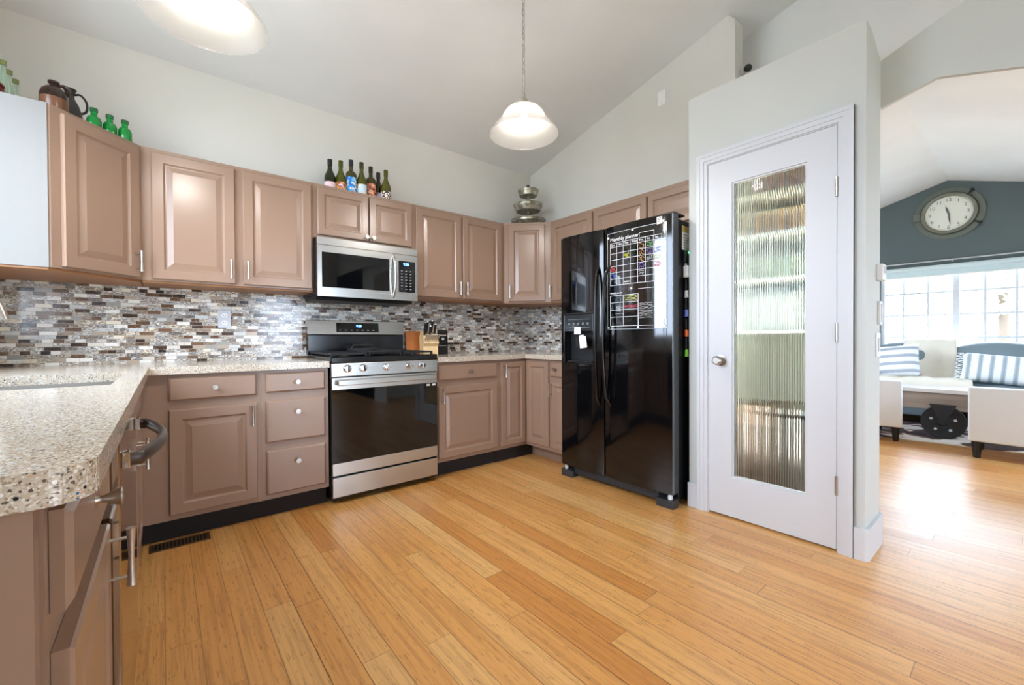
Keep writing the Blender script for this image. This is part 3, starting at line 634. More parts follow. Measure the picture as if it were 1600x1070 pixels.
# dispenser niche
b = MB(); x0, x1, z0, z1 = HOLE; ya, yb_ = -0.012, 0.058
b.add([(x0, ya, z0), (x1, ya, z0), (x1, ya, 1.10), (x0, ya, 1.10), (x0, yb_, z0), (x1, yb_, z0), (x1, yb_, 1.10), (x0, yb_, 1.10)], [(4, 5, 6, 7), (0, 1, 5, 4), (0, 4, 7, 3), (1, 2, 6, 5), (3, 7, 6, 2)])
o = b.build('dispenser', M['blackm'], dl)
b = MB().box(x0, x1, -0.018, 0.03, 1.10, z1-0.001); b.build('dispenser_panel', M['black'], dl, 0.003)
b = MB()
for (u0, u1, w0, w1) in ((x0-0.012, x1+0.012, z1, z1+0.012), (x0-0.012, x1+0.012, z0-0.012, z0), (x0-0.012, x0, z0, z1), (x1, x1+0.012, z0, z1)): b.box(u0, u1, -0.021, 0.004, w0, w1)
b.build('dispenser_bezel', M['black'], dl, 0.003)
b = MB()
for i in range(5): b.lathe([(0.0, -0.0192), (0.010, -0.0192), (0.010, -0.018)], (x0+0.045+i*0.044, 0, 1.155), 12, 'y')
b.box(x0+0.03, x1-0.03, -0.0192, -0.018, 1.185, 1.188); b.box(x0+0.03, x1-0.03, -0.0192, -0.018, 1.125, 1.128); b.build('button_marks', pmat('dim_grey_print', (110, 116, 122), 0.5), dl)
MB().box(x0+0.09, x1-0.09, 0.0, 0.02, 0.98, 1.06).build('lever', M['blackm'], dl, 0.003)
MB().box(x0+0.02, x1-0.02, -0.010, 0.05, z0+0.002, z0+0.012).build('drip_tray', M['blackm'], dl)
for par, xx, sgn in ((dl, 0.374, -1), (dr, 0.446, 1)):
    pts = [(xx+sgn*0.012, ydoor(xx)+0.004, 0.585), (xx+sgn*0.004, -0.040, 0.64)] + [(xx - sgn*0.004*math.sin(PI*i/10), -0.050-0.022*math.sin(PI*i/10), 0.70+0.73*i/10) for i in range(11)] + [(xx+sgn*0.004, -0.040, 1.49), (xx+sgn*0.012, ydoor(xx)+0.004, 1.545)]
    MB().tube(pts, 0.0135, 12, squash=0.8).build('handle', M['black'], par)
MB().box(0.10, 0.80, 0.03, 0.07, 0.022, 0.082).build('kick_grille', pmat('worn_charcoal_plastic', (44, 46, 50), 0.4), t, 0.004)
for x0_, x1_ in ((0.0, 0.11), (0.80, 0.912)):
    MB().prism([(x0_, -0.005), (x1_, -0.005), (x1_, 0.07), (x0_, 0.07)], 0.0, 0.05).build('foot_cover', pmat('charcoal_plastic', (48, 50, 54), 0.4), t, 0.006)
for x in (0.03, 0.88): MB().lathe([(0.014, 0.0505), (0.014, 0.075), (0.006, 0.076), (0.006, 0.0875)], (x, 0.025, 0), 12).build('hinge', M['white'], t)
for x0_, x1_ in ((0.0, 0.10), (0.81, 0.912)): MB().box(x0_+0.005, x1_-0.005, 0.02, 0.16, FH+0.0005, FH+0.014).build('hinge_cover', M['blackm'], t, 0.003)
MB().box(0.9085, 0.9135, 0.0, 0.014, 0.09, FH-0.004).build('door_edge_trim', pmat('grey_edge_metal', (120, 126, 130), 0.25, 0.8), dr)['label'] = 'grey metal edge strip'
def on_fridge(x, y, z):
    q = Matrix.Rotation(FRZ, 4, 'Z') @ Vector((x, y, 0)); return (-0.722+q.x, -1.150+q.y, z)
# clear planner board on the right door (own frame: x along door)
PBX0, PBX1, PBZ0, PBZ1 = 0.437, 0.878, 1.107, 1.762
t = thing('planner_board', 'clear acrylic monthly planner board written in coloured marker', 'planner', on_fridge(0, 0, 0), FRZ)
yb = lambda x: ydoor(x)-0.0032
M['mark'] = pmat('white_print', (240, 242, 244), 0.6)
def arc_strip(b, x0, x1, z0, z1, off):
    n = 14; xs = [x0+(x1-x0)*i/n for i in range(n+1)]
    b.add([(x, yb(x)-off, z) for x in xs for z in (z0, z1)], [(2*i, 2*i+2, 2*i+3, 2*i+1) for i in range(n)], True)
b = MB(); arc_strip(b, PBX0, PBX1, PBZ0, PBZ1, 0.0); b.build('sheet', glass_thin('clear_acrylic', (0.97, 0.98, 0.99), 0.06), t)
b = MB(); e = 0.004
for q in ((PBX0, PBX0+e, PBZ0, PBZ1), (PBX1-e, PBX1, PBZ0, PBZ1), (PBX0, PBX1, PBZ0, PBZ0+e), (PBX0, PBX1, PBZ1-e, PBZ1)): arc_strip(b, *q, 0.001)
b.build('sheet_edge', pmat('frosted_edge', (150, 158, 162), 0.3), t)
b = MB(); gx0, gx1, gz0, gz1 = PBX0+0.028, PBX1-0.030, 1.405, 1.690; l = 0.0022
for i in range(8): x = gx0+(gx1-gx0)*i/7; arc_strip(b, x-l/2, x+l/2, gz0, gz1, 0.0012)
for i in range(8): z = gz1-(0.028 if i else 0) - max(0, i-1)*(gz1-gz0-0.028)/6; arc_strip(b, gx0, gx1, z-l/2, z+l/2, 0.0012)
for x in (gx0, gx0+0.110, gx0+0.222): arc_strip(b, x-l, x+l/2, 1.13, 1.335, 0.0012)
for z in (1.13, 1.19, 1.238, 1.288, 1.335): arc_strip(b, gx0, gx0+0.222 if z > 1.14 else gx1, z-l/2, z+l/2, 0.0012)
arc_strip(b, gx0+0.222, gx1, 1.365, 1.367, 0.0012); arc_strip(b, gx0+0.23, gx1-0.05, 1.722, 1.724, 0.0012); arc_strip(b, gx0+0.23, gx0+0.232, 1.697, 1.724, 0.0012); arc_strip(b, gx1-0.052, gx1-0.05, 1.697, 1.724, 0.0012)
b.build('printed_grid', M['mark'], t)
def tx(s, size, x, z, par=t):
    L = len(s)*size*0.52; sl = (yb(x+L)-yb(x))/L
    return text('lettering', s, size, (x, yb(x)-0.0022-max(0.0, yb(x)+sl*L*0.5-yb(x+L*0.5)), z), M['mark'], par, rot=(PI/2, 0, math.atan(sl)))
tx('Monthly planner', 0.034, gx0+0.004, 1.712)
for i, s in enumerate(('Sun.', 'Mon.', 'Tue.', 'Wed.', 'Thu.', 'Fri.', 'Sat.')): tx(s, 0.019, gx0+(gx1-gx0)*(i+0.18)/7, gz1-0.014)
tx('notes', 0.019, gx0+0.115, gz0+0.018); tx('Weekly planner', 0.016, gx0, 1.352)
def scribble(cname, rgb, cells, amp=0.010, w=0.0028):
    b = MB()
    for (x0, x1, zc) in cells:
        n = 11; pts = []
        for i in range(n): x = x0+(x1-x0)*i/(n-1); pts.append((x, yb(x)-0.0018, zc+amp*(random.random()*2-1)))
        b.tube(pts, w*0.5, 4, smooth=False)
    b.build('handwritten_lettering', pmat(cname, rgb, 0.6), t)['label'] = cname.replace('_', ' ')
cw = (gx1-gx0)/7; ch = (gz1-gz0-0.028)/6; cell = lambda c, r: (gx0+cw*c+0.008, gx0+cw*(c+1)-0.008, gz1-0.028-ch*(r+0.5))
def cells2(L): return [(a, b_, z+dz) for (a, b_, z) in (cell(*q) for q in L) for dz in (0.009, -0.009)]
scribble('yellow_marker_writing', (226, 232, 60), cells2([(2, 1), (6, 2)])); scribble('red_marker_writing', (236, 66, 66), cells2([(0, 3), (6, 3)]))
scribble('blue_marker_writing', (90, 120, 220), cells2([(0, 4)])); scribble('orange_marker_writing', (226, 170, 110), cells2([(4, 0), (4, 1), (4, 2)]))
scribble('violet_marker_writing', (140, 120, 214), cells2([(4, 3), (6, 1), (5, 1)])); scribble('green_marker_writing', (130, 214, 130), cells2([(5, 0)])); scribble('pale_marker_writing', (200, 214, 210), cells2([(4, 4), (5, 2)]))
scribble('yellow_list_writing', (220, 226, 130), [(gx0+0.116, gx0+0.216, z) for z in (1.327, 1.314, 1.302)], 0.003); scribble('pink_list_writing', (226, 90, 120), [(gx0+0.116, gx0+0.216, z) for z in (1.262, 1.254)], 0.003)
scribble('white_list_writing', (226, 230, 232), [(gx0+0.232, gx0+0.232+0.08+0.03*random.random(), 1.272-0.0115*i) for i in range(9)] + [(gx0+0.05, gx0+0.104, 1.255), (gx0+0.045, gx0+0.104, 1.212)], 0.004, 0.0022)
for x, z in ((PBX0+0.012, PBZ1-0.03), (PBX0+0.21, PBZ1-0.01), (PBX1-0.02, PBZ1+0.004), (PBX0+0.012, PBZ0+0.012), (PBX0+0.25, PBZ0+0.012), (PBX1-0.015, PBZ0+0.014), (PBX0+0.2, 1.372)):
    MB().lathe([(0.0, -0.006), (0.007, -0.005), (0.007, -0.0008)], (x, yb(x), z), 14, 'y').build('magnet', M['white'], t)
t = thing('fridge_magnet', 'square white magnet at top corner of refrigerator door', 'magnet', on_fridge(0.832, ydoor(0.832)-0.0012, 1.775), FRZ)
MB().box(-0.018, 0.018, -0.004, 0.0, -0.022, 0.022).build('plate', M['white'], t, 0.001)
b = MB()
for i in range(3): b.box(-0.013, 0.013-0.006*i, -0.0047, -0.0042, 0.010-0.010*i, 0.014-0.010*i)
b.build('print', M['blackm'], t)
t = thing('paper_note', 'upper small white note stuck on the ice dispenser', 'note', on_fridge(0.180, -0.0225, 1.105), FRZ); MB().box(-0.030, 0.030, 0.0, 0.0012, -0.026, 0.026).build('sheet', M['paper'], t)
t = thing('paper_note', 'tilted white note hanging lower on the ice dispenser', 'note', on_fridge(0.232, -0.0225, 1.020), FRZ)
q = MB(); q.M = Matrix.Rotation(-0.14, 4, 'Y'); q.box(-0.032, 0.032, 0.0, 0.0012, -0.042, 0.042).build('sheet', M['paper'], t); q = MB(); q.M = Matrix.Rotation(-0.14, 4, 'Y'); q.box(-0.028, 0.012, 0.0, 0.0014, 0.0425, 0.054).build('tape', M['white'], t)
# things on the fridge side (local +x face)
SX = 0.9105
def side_thing(name, label, cat, y, z, group=None): return thing(name, label, cat, on_fridge(SX, y, z), FRZ, group)
t = side_thing('paper_list', 'yellow-headed paper list high on the refrigerator side', 'paper', 0.170, 1.60)
MB().box(0.0, 0.0015, -0.052, 0.052, 0.0, 0.150).build('sheet', M['paper'], t)
MB().box(0.0017, 0.0022, -0.052, 0.052, 0.112, 0.150).build('header', pmat('mustard_print', (196, 176, 96), 0.7), t)
b = MB()
for i in range(6): b.box(0.0017, 0.0021, -0.04, 0.035, 0.012+i*0.016, 0.016+i*0.016)
b.build('printed_lines', pmat('grey_print', (130, 130, 128), 0.7), t)
t = side_thing('magnetic_timer', 'black magnetic timer with green light below the paper list', 'timer', 0.185, 1.515)
MB().box(0.0, 0.020, -0.06, 0.06, 0.0, 0.080).build('body', M['blackm'], t, 0.004); MB().lathe([(0.0, 0.0225), (0.006, 0.022), (0.006, 0.0202)], (0, -0.02, 0.068), 12, 'x').build('indicator', M['ledgreen'], t)
t = side_thing('eraser', 'white whiteboard eraser stuck on the refrigerator side', 'eraser', 0.155, 1.425); MB().box(0.0, 0.032, -0.026, 0.030, 0.0, 0.075).build('body', M['white'], t, 0.006); MB().box(0.0, 0.012, -0.008, 0.006, 0.0755, 0.135).build('handle', M['white'], t, 0.003)
MK = None
for z, cap, label in ((1.300, (238, 238, 236), 'white-capped black marker, topmost of the markers on the refrigerator side'), (1.180, (120, 140, 226), 'blue-capped black marker on the refrigerator side'), (1.055, (246, 120, 50), 'orange-capped black marker on the refrigerator side'), (0.930, (130, 214, 60), 'green-capped black marker, lowest on the refrigerator side')):
    t = side_thing('marker', label, 'marker', 0.150, z, 'markers on the refrigerator side'); 
    MB().lathe([(0.006, 0.046), (0.0095, 0.050), (0.0095, 0.115), (0.0, 0.117)], (0.0105, 0, 0), 14).build('barrel', M['blackm'], t)
    MB().lathe([(0.0, 0.0), (0.0125, 0.001), (0.0105, 0.045), (0.0, 0.0455)], (0.0130, 0, 0), 14).build('cap', pmat('marker_cap', cap, 0.4), t)
t = side_thing('oven_mitt', 'pale blue oven mitt hanging beside the pantry door frame', 'mitt', 0.255, 1.145)
pl_ = [(-0.050, 0.03), (-0.045, 0.0), (0.0, -0.012), (0.03, 0.01), (0.045, 0.08), (0.03, 0.20), (0.02, 0.33), (-0.015, 0.33), (-0.03, 0.20), (-0.045, 0.14)]
MB().prism(pl_, 0.002, 0.030, 'x').build('mitt', pmat('pale_blue_cloth', (196, 218, 216), 0.9), t, 0.009)
MB().tube([(0.014, 0.0, 0.33), (0.006, 0.0, 0.35), (0.006, 0.004, 0.36)], 0.003, 6).build('loop', M['white'], t)
# ------------------------------------------------------------------ counter things
t = thing('knife_block', 'pale wooden knife block holding steel-handled knives', 'knife block', (-1.325, -0.155, 0.9142), math.radians(-14))
WD = wood('pale_block_wood', (214, 176, 120), (236, 208, 160), 0.5, 'z', 20.0)
MB().prism([(-0.075, 0.0), (-0.070, 0.075), (-0.105, 0.100), (-0.085, 0.135), (0.035, 0.205), (0.075, 0.150), (0.060, 0.0)], -0.062, 0.062, 'x').build('block', WD, t, 0.003)
KB = t
def at_block(x, y, z):
    c, s = math.cos(math.radians(-14)), math.sin(math.radians(-14)); return (-1.325+c*x-s*y, -0.155+s*x+c*y, 0.9142+z)
def knife(label, name, L, r, loc, tilt, group, black=False):
    t = thing(name, label, 'knife', loc, math.radians(-14), group); q = Matrix.Rotation(tilt, 4, 'X')
    b = MB(); b.M = q; b.tube([(0, 0, 0.003), (0, 0, L*0.3), (0, 0, L*0.8), (0, 0, L)], [r*0.8, r, r*1.1, r*0.9], 10, squash=0.55); b.build('handle', M['blackm'] if black else M['nickel'], t)
    b = MB(); b.M = q; b.ball((0, 0, L), r*0.95, r*0.75, r*0.75, 10, 6); b.build('end_cap', M['chrome'], t)
    b = MB(); b.M = q; b.box(-r*0.6, r*0.6, -r*0.7, r*0.7, 0.0, 0.006); b.build('bolster', M['chrome'], t); return t
s0 = None
for i in range(8):
    loc = at_block(-0.052+i*0.0149, -0.100, 0.124)
    if s0 is None: s0 = knife('slim steel steak-knife handle in the front row of the knife block', 'steak_knife', 0.075, 0.0062, loc, math.radians(52), 'steak knives in the block')
    else: dup(s0, loc)
for x, y, z, L, lab in ((-0.045, -0.035, 0.166, 0.120, 'long-handled steel kitchen knife at the outer end of the block'), (-0.022, -0.012, 0.179, 0.115, 'steel kitchen knife second from the stove side of the block'), (0.002, -0.026, 0.170, 0.085, 'short steel paring knife low in the middle of the block'),
                        (0.020, -0.004, 0.184, 0.118, 'steel kitchen knife upright in the middle of the block'), (0.046, -0.018, 0.176, 0.095, 'steel-handled shears end of the block next to the can opener')):
    knife(lab, 'kitchen_knife', L, 0.0105, at_block(x, y, z), math.radians(28), None, True)
t = thing('cutting_board', 'orange-brown wooden board leaning behind the knife block', 'cutting board', (-1.43, -0.050, 0.9146), 0)
b = MB(); b.M = Matrix.Rotation(math.radians(-7), 4, 'X'); b.box(-0.05, 0.09, -0.006, 0.009, 0.0, 0.205); b.build('board', wood('orange_board_wood', (168, 96, 44), (190, 118, 60), 0.4, 'z'), t, 0.004)
t = thing('can_opener', 'upright black and chrome electric can opener', 'can opener', (-1.185, -0.135, 0.9142), math.radians(-24))
MB().prism([(-0.052, 0), (0.05, 0), (0.046, 0.195), (-0.030, 0.215), (-0.036, 0.19)], -0.048, 0.048, 'x').build('body', M['black'], t, 0.005)
MB().prism([(-0.058, 0.0), (-0.0535, 0.0), (-0.0375, 0.19), (-0.0315, 0.216), (-0.036, 0.219), (-0.043, 0.192)], -0.052, -0.043, 'x').build('chrome_edge', M['chrome'], t)
b = MB(); b.lathe([(0.0, -0.058), (0.012, -0.057), (0.014, -0.046)], (0.006, 0, 0.135), 16, 'y'); b.box(-0.022, 0.034, -0.060, -0.044, 0.160, 0.172); b.build('cutter', M['chrome'], t)
MB().box(-0.03, 0.034, -0.0545, -0.045, 0.075, 0.079).build('trim_line', M['nickel'], t)
# outlets and plates
def outlet(loc, rz, label, plate):
    t = thing('outlet', label, 'outlet', loc, rz)
    MB().box(-0.037, 0.037, -0.006, 0.0, -0.059, 0.059).build('plate', plate, t, 0.003)
    for z in (-0.024, 0.024):
        o = MB().prism([(0.017*math.cos(a), z+0.017*math.sin(a)*0.9) for a in [2*PI*i/16 for i in range(16)]], -0.008, -0.0061, 'y').build('socket', M['white'], t)
        MB().box(-0.0075, -0.005, -0.0086, -0.0081, z-0.004, z+0.005).box(0.005, 0.0075, -0.0086, -0.0081, z-0.004, z+0.005).box(-0.002, 0.002, -0.0086, -0.0081, z-0.010, z-0.006).build('slots', M['blackm'], o)
outlet((-2.770, -0.0085, 1.190), 0, 'grey duplex outlet on the mosaic between sink corner and stove', M['greyplate'])
outlet((-0.290, -0.0085, 1.190), 0, 'steel duplex outlet on the mosaic by the far corner', M['nickel'])
t = thing('cover_plate', 'small blank white cover plate high on the wall above the refrigerator', 'plate', (-0.0005, -1.572, 2.955), -PI/2)
MB().box(-0.036, 0.036, -0.006, 0.0, -0.058, 0.058).build('plate', M['white'], t, 0.003); MB().lathe([(0.0, -0.0075), (0.004, -0.007), (0.004, -0.0062)], (0, 0, 0.042), 10, 'y').lathe([(0.0, -0.0075), (0.004, -0.007), (0.004, -0.0062)], (0, 0, -0.042), 10, 'y').build('screw_heads', M['greyplate'], t)
t = thing('wall_sensor', 'small dark grey motion sensor on the wall end above the pantry', 'sensor', (0.100, -2.131, 2.925), 0)
MB().lathe([(0.022, 0.0), (0.022, -0.018), (0.012, -0.022)], (0, 0, 0), 14, 'y').build('mount', M['greyplate'], t); MB().ball((0.0, -0.045, 0.012), 0.026, 0.026, 0.024, 14, 10).build('lens', M['iron'], t)
for nm, lab, cat, x, z, wd, h, dp in (('thermostat', 'white wall thermostat on the pantry side wall', 'thermostat', -0.305, 1.370, 0.080, 0.080, 0.026),
                                 ('wall_controller', 'slim white wall controller above the light switch on pantry side', 'controller', -0.292, 1.168, 0.045, 0.120, 0.012),
                                 ('light_switch', 'lowest white light switch plate on the pantry side wall', 'switch', -0.315, 1.008, 0.076, 0.120, 0.005)):
    t = thing(nm, lab, cat, (x, -2.9505, z), 0)
    MB().box(-wd/2, wd/2, -dp, 0, -h/2, h/2).build('plate', M['white'], t, 0.003)
    if nm == 'light_switch': MB().box(-0.017, 0.017, -dp-0.004, -dp-0.0002, -0.034, 0.034).build('rocker', M['trim'], t, 0.002)
    elif nm == 'thermostat': MB().box(-0.025, 0.025, -dp-0.002, -dp-0.0002, -0.005, 0.028).build('screen', M['greyplate'], t)
    else: MB().box(-0.012, 0.012, -dp-0.003, -dp-0.0002, -0.045, 0.045).build('paddle', M['greyplate'], t)
# floor vent
t = thing('floor_vent', 'dark bronze floor vent grille set below the base cabinet', 'vent', (-3.03, -0.648, 0.0), 0)
VB = pmat('bronze_vent', (92, 66, 40), 0.45, 0.4)
b = MB().box(-0.125, 0.125, -0.05, -0.042, 0.0005, 0.005).box(-0.125, 0.125, 0.042, 0.05, 0.0005, 0.005).box(-0.125, -0.115, -0.042, 0.042, 0.0005, 0.005).box(0.115, 0.125, -0.042, 0.042, 0.0005, 0.005)
b.build('frame', VB, t); b = MB()
for i in range(15): b.box(-0.111+i*0.0155, -0.104+i*0.0155, -0.042, 0.042, 0.001, 0.0045)
b.build('louvers', VB, t); MB().box(-0.115, 0.115, -0.042, 0.042, 0.0004, 0.0009).build('opening_shade', M['duct_shade'], t)  # black sheet stands in for the shade inside the duct

# ------------------------------------------------------------------ on top of the wall cabinets
ZTOP = 2.1283
def gmat(name, c, rough=0.06): return pmat(name, c, rough, 0.0, Transmission_Weight=0.35, IOR=1.5)
GR = {'olive': gmat('olive_glass', (92, 92, 24)), 'dark': gmat('dark_green_glass', (38, 42, 18)), 'amber': gmat('brown_green_glass', (74, 66, 22))}
def wine(x, y, h, shape, glass, label, lab, cap=None):
    t = thing('wine_bottle', label, 'bottle', (x, y, ZTOP), 0, 'wine bottles above the microwave'); s = h/0.30; r = 0.0385
    if shape == 'burgundy': prof = [(0.0, 0.004), (r*0.8, 0), (r, 0.006), (r, 0.125*s)] + [(r-(r-0.0145)*(0.5-0.5*math.cos(PI*i/8)), (0.125+0.105*i/8)*s) for i in range(1, 9)] + [(0.0135, 0.280*s), (0.0135, 0.283*s), (0.0155, 0.284*s), (0.0155, 0.294*s), (0.0135, h), (0.0, h)]
    else: prof = [(0.0, 0.004), (r*0.8, 0), (r, 0.006), (r, 0.180*s)] + [(r-(r-0.0145)*(0.5-0.5*math.cos(PI*i/8)), (0.180+0.042*i/8)*s) for i in range(1, 9)] + [(0.0145, 0.284*s), (0.0160, 0.285*s), (0.0160, 0.296*s), (0.0135, h), (0.0, h)]
    MB().lathe(prof, (0, 0, 0), 24).build('glass', glass, t)
    z0, z1 = lab[0], lab[1]; b = MB(); n = 16
    vs = [((r+0.0006)*math.cos(a), (r+0.0006)*math.sin(a), z) for a in [math.radians(-180-20+200*i/n) for i in range(n+1)] for z in (z0, z1)]
    b.add(vs, [(2*i, 2*i+2, 2*i+3, 2*i+1) for i in range(n)], True); b.build('paper_label', lab[2], t)
    MB().lathe([(0.0167, h-0.045), (0.0167, h+0.0005), (0.0, h+0.001)], (0, 0, 0), 18).build('neck_foil', cap or M['iron'], t); return t
def patch(name, stops, scale):
    mt = pmat(name, stops[0][1], 0.6); k = NT(mt); p, x, y, z = k.pos(); k.base(k.ramp(k.noise(p, scale, 1.0), stops, 'CONSTANT')); return mt
L1 = pmat('pink_label', (236, 206, 210), 0.6); L2 = patch('floral_label', [(0, (240, 196, 110)), (0.42, (214, 120, 60)), (0.52, (92, 40, 60)), (0.6, (246, 214, 214))], 34.0)
L3 = patch('blue_label', [(0, (40, 110, 200)), (0.44, (60, 170, 226)), (0.54, (236, 240, 244)), (0.66, (40, 50, 80))], 38.0); L4 = patch('cream_label', [(0, (206, 226, 234)), (0.5, (240, 232, 206)), (0.64, (240, 170, 130))], 20.0)
L5 = patch('portrait_label', [(0, (60, 44, 40)), (0.44, (216, 120, 84)), (0.58, (240, 200, 170)), (0.7, (90, 50, 40))], 30.0); L6 = patch('lilac_label', [(0, (226, 220, 236)), (0.6, (150, 130, 140))], 26.0)
L7 = patch('patchwork_label', [(0, (60, 56, 84)), (0.46, (240, 226, 206)), (0.56, (120, 90, 60)), (0.66, (60, 60, 60))], 40.0)
yb0 = -0.185
wine(-2.135, yb0, 0.235, 'burgundy', GR['dark'], 'dark wine bottle with pink label, first in the row above the microwave', (0.012, 0.066, L1))
wine(-2.058, yb0, 0.245, 'burgundy', GR['olive'], 'olive wine bottle with orange floral label', (0.012, 0.080, L2), GR['olive'])
wine(-1.982, yb0, 0.270, 'bordeaux', GR['amber'], 'square-shouldered wine bottle with bright blue label', (0.012, 0.135, L3))
wine(-1.903, yb0, 0.272, 'burgundy', GR['olive'], 'olive wine bottle with pale blue and cream label', (0.012, 0.098, L4), GR['amber'])
wine(-1.820, yb0+0.03, 0.270, 'bordeaux', GR['amber'], 'wine bottle with dark orange portrait-like label', (0.012, 0.130, L5), GR['dark'])
wine(-1.747, yb0+0.06, 0.250, 'burgundy', GR['dark'], 'dark wine bottle with pale lilac label near the row end', (0.012, 0.082, L6))
wine(-1.724, yb0-0.035, 0.245, 'burgundy', GR['olive'], 'slender olive wine bottle with patchwork label, last in the row', (0.012, 0.075, L7), GR['olive'])
# tiered tray
t = thing('tiered_tray', 'three-tier galvanised metal tray stand with ball finial', 'tray', (-0.300, -0.300, ZTOP), 0)
GV = pmat('galvanised_metal', (150, 146, 128), 0.42, 0.75); k = NT(GV); p, x, y, z = k.pos(); k.base(k.ramp(k.noise(p, 22.0, 3.0), [(0.35, (134, 128, 108)), (0.65, (196, 192, 174))]))
for z, rb, rt_, h in ((0.016, 0.135, 0.170, 0.062), (0.165, 0.112, 0.142, 0.068), (0.315, 0.080, 0.100, 0.060)):
    MB().lathe([(0.0, z), (rb, z), (rb+0.006, z+0.004), (rt_-0.006, z+h*0.62), (rt_-0.002, z+h*0.64), (rt_, z+h-0.006), (rt_+0.004, z+h), (rt_-0.002, z+h), (rt_-0.007, z+h-0.008), (rb+0.001, z+0.006), (0.0, z+0.004)], (0, 0, 0), 36, 'z', 30).build('tray', GV, t)
b = MB(); b.lathe([(0.0055, 0.02), (0.0055, 0.405), (0.0, 0.406)], (0, 0, 0), 10); b.build('post', GV, t); MB().ball((0, 0, 0.418), 0.015, 0.015, 0.015, 14, 10).build('finial', M['iron'], t)
b = MB()
for i in range(3): a = 2*PI*i/3; b.ball((0.10*math.cos(a), 0.10*math.sin(a), 0.008), 0.008, nu=10, nv=6)
b.build('feet', M['iron'], t)
# jugs and small bottles over the sink corner
JB = patch('two_tone_stoneware', [(0, (60, 36, 24)), (0.5, (72, 44, 28))], 10.0)
t = thing('jug', 'squat brown stoneware jug with tan lower half', 'jug', (-3.485, -0.440, ZTOP), 0)
b = MB(); b.lathe([(0.0, 0.0), (0.047, 0.0), (0.050, 0.006), (0.050, 0.088)], (0, 0, 0), 28); b.build('lower_body', pmat('tan_stoneware', (112, 72, 46), 0.3), t)
MB().lathe([(0.0502, 0.0881), (0.0500, 0.105), (0.044, 0.126), (0.030, 0.142), (0.017, 0.148), (0.015, 0.160), (0.021, 0.163), (0.021, 0.173), (0.015, 0.174), (0.0, 0.168)], (0, 0, 0), 28).build('upper_body', pmat('dark_brown_glaze', (44, 28, 22), 0.14), t)
MB().tube(cr([(0.015, 0, 0.155), (0.036, 0, 0.164), (0.050, 0, 0.150), (0.048, 0, 0.118)]), 0.006, 10).build('handle', pmat('dark_brown_glaze_handle', (44, 28, 22), 0.14), t)
t = thing('jug', 'taller black-brown jug with loop handle behind the squat jug', 'jug', (-3.452, -0.270, ZTOP), 0)
DB = pmat('black_brown_glaze', (30, 24, 23), 0.18)
MB().lathe([(0.0, 0), (0.046, 0), (0.052, 0.010), (0.050, 0.090), (0.036, 0.145), (0.019, 0.180), (0.018, 0.208), (0.028, 0.226), (0.024, 0.228), (0.0, 0.205)], (0, 0, 0), 28).build('body', DB, t)
q = MB(); q.M = Matrix.Rotation(0.35, 4, 'Z'); q.tube(cr([(0.018, 0, 0.205), (0.042, 0, 0.214), (0.064, 0, 0.186), (0.064, 0, 0.140), (0.042, 0, 0.115)]), 0.0055, 10); q.build('handle', DB, t)
GG = gmat('bright_green_glass', (16, 150, 60), 0.05)
for x, y, lab in ((-3.352, -0.385, 'small bright green glass bottle nearest the jugs'), (-3.296, -0.345, 'middle one of the three small bright green bottles'), (-3.238, -0.318, 'small bright green glass bottle farthest from the jugs')):
    t = thing('small_bottle', lab, 'bottle', (x, y, ZTOP), 0, 'small green bottles')
    MB().lathe([(0.0, 0.003), (0.026, 0), (0.029, 0.005), (0.029, 0.052), (0.024, 0.066), (0.0135, 0.074), (0.0125, 0.092), (0.0155, 0.094), (0.0155, 0.108), (0.0, 0.109)], (0, 0, 0), 20).build('glass', GG, t)
    MB().lathe([(0.0162, 0.096), (0.0162, 0.112), (0.0, 0.113)], (0, 0, 0), 16).build('cap', pmat('deep_green_cap', (22, 84, 44), 0.3), t)
t = thing('tin_box', 'dark red tin box on the corner cabinet beside the jugs', 'box', (-3.700, -0.515, ZTOP), math.radians(-12))
MB().box(-0.06, 0.06, -0.045, 0.045, 0.0, 0.062).build('body', pmat('dark_red_paint', (122, 34, 34), 0.4), t, 0.005); MB().box(-0.062, 0.062, -0.047, 0.047, 0.0625, 0.078).build('lid', pmat('dark_red_lid', (112, 30, 30), 0.4), t, 0.005)
CG = pmat('pale_green_clear_glass', (206, 228, 202), 0.05, 0.0, Transmission_Weight=0.7, IOR=1.45)
for x, y, lab in ((-3.652, -0.400, 'pale clear glass bottle behind the red tin, farthest from the jugs'), (-3.650, -0.310, 'pale clear glass bottle behind the red tin, middle of three'), (-3.645, -0.220, 'pale clear glass bottle behind the red tin, closest to the jugs')):
    t = thing('glass_bottle', lab, 'bottle', (x, y, ZTOP), 0, 'pale bottles behind the red tin')
    MB().lathe([(0.0, 0.003), (0.020, 0), (0.022, 0.005), (0.022, 0.125), (0.010, 0.165), (0.009, 0.215), (0.0, 0.216)], (0, 0, 0), 18).build('glass', CG, t); MB().lathe([(0.0115, 0.205), (0.0115, 0.226), (0.0, 0.227)], (0, 0, 0), 14).build('cap', pmat('olive_cap', (120, 124, 70), 0.4), t)

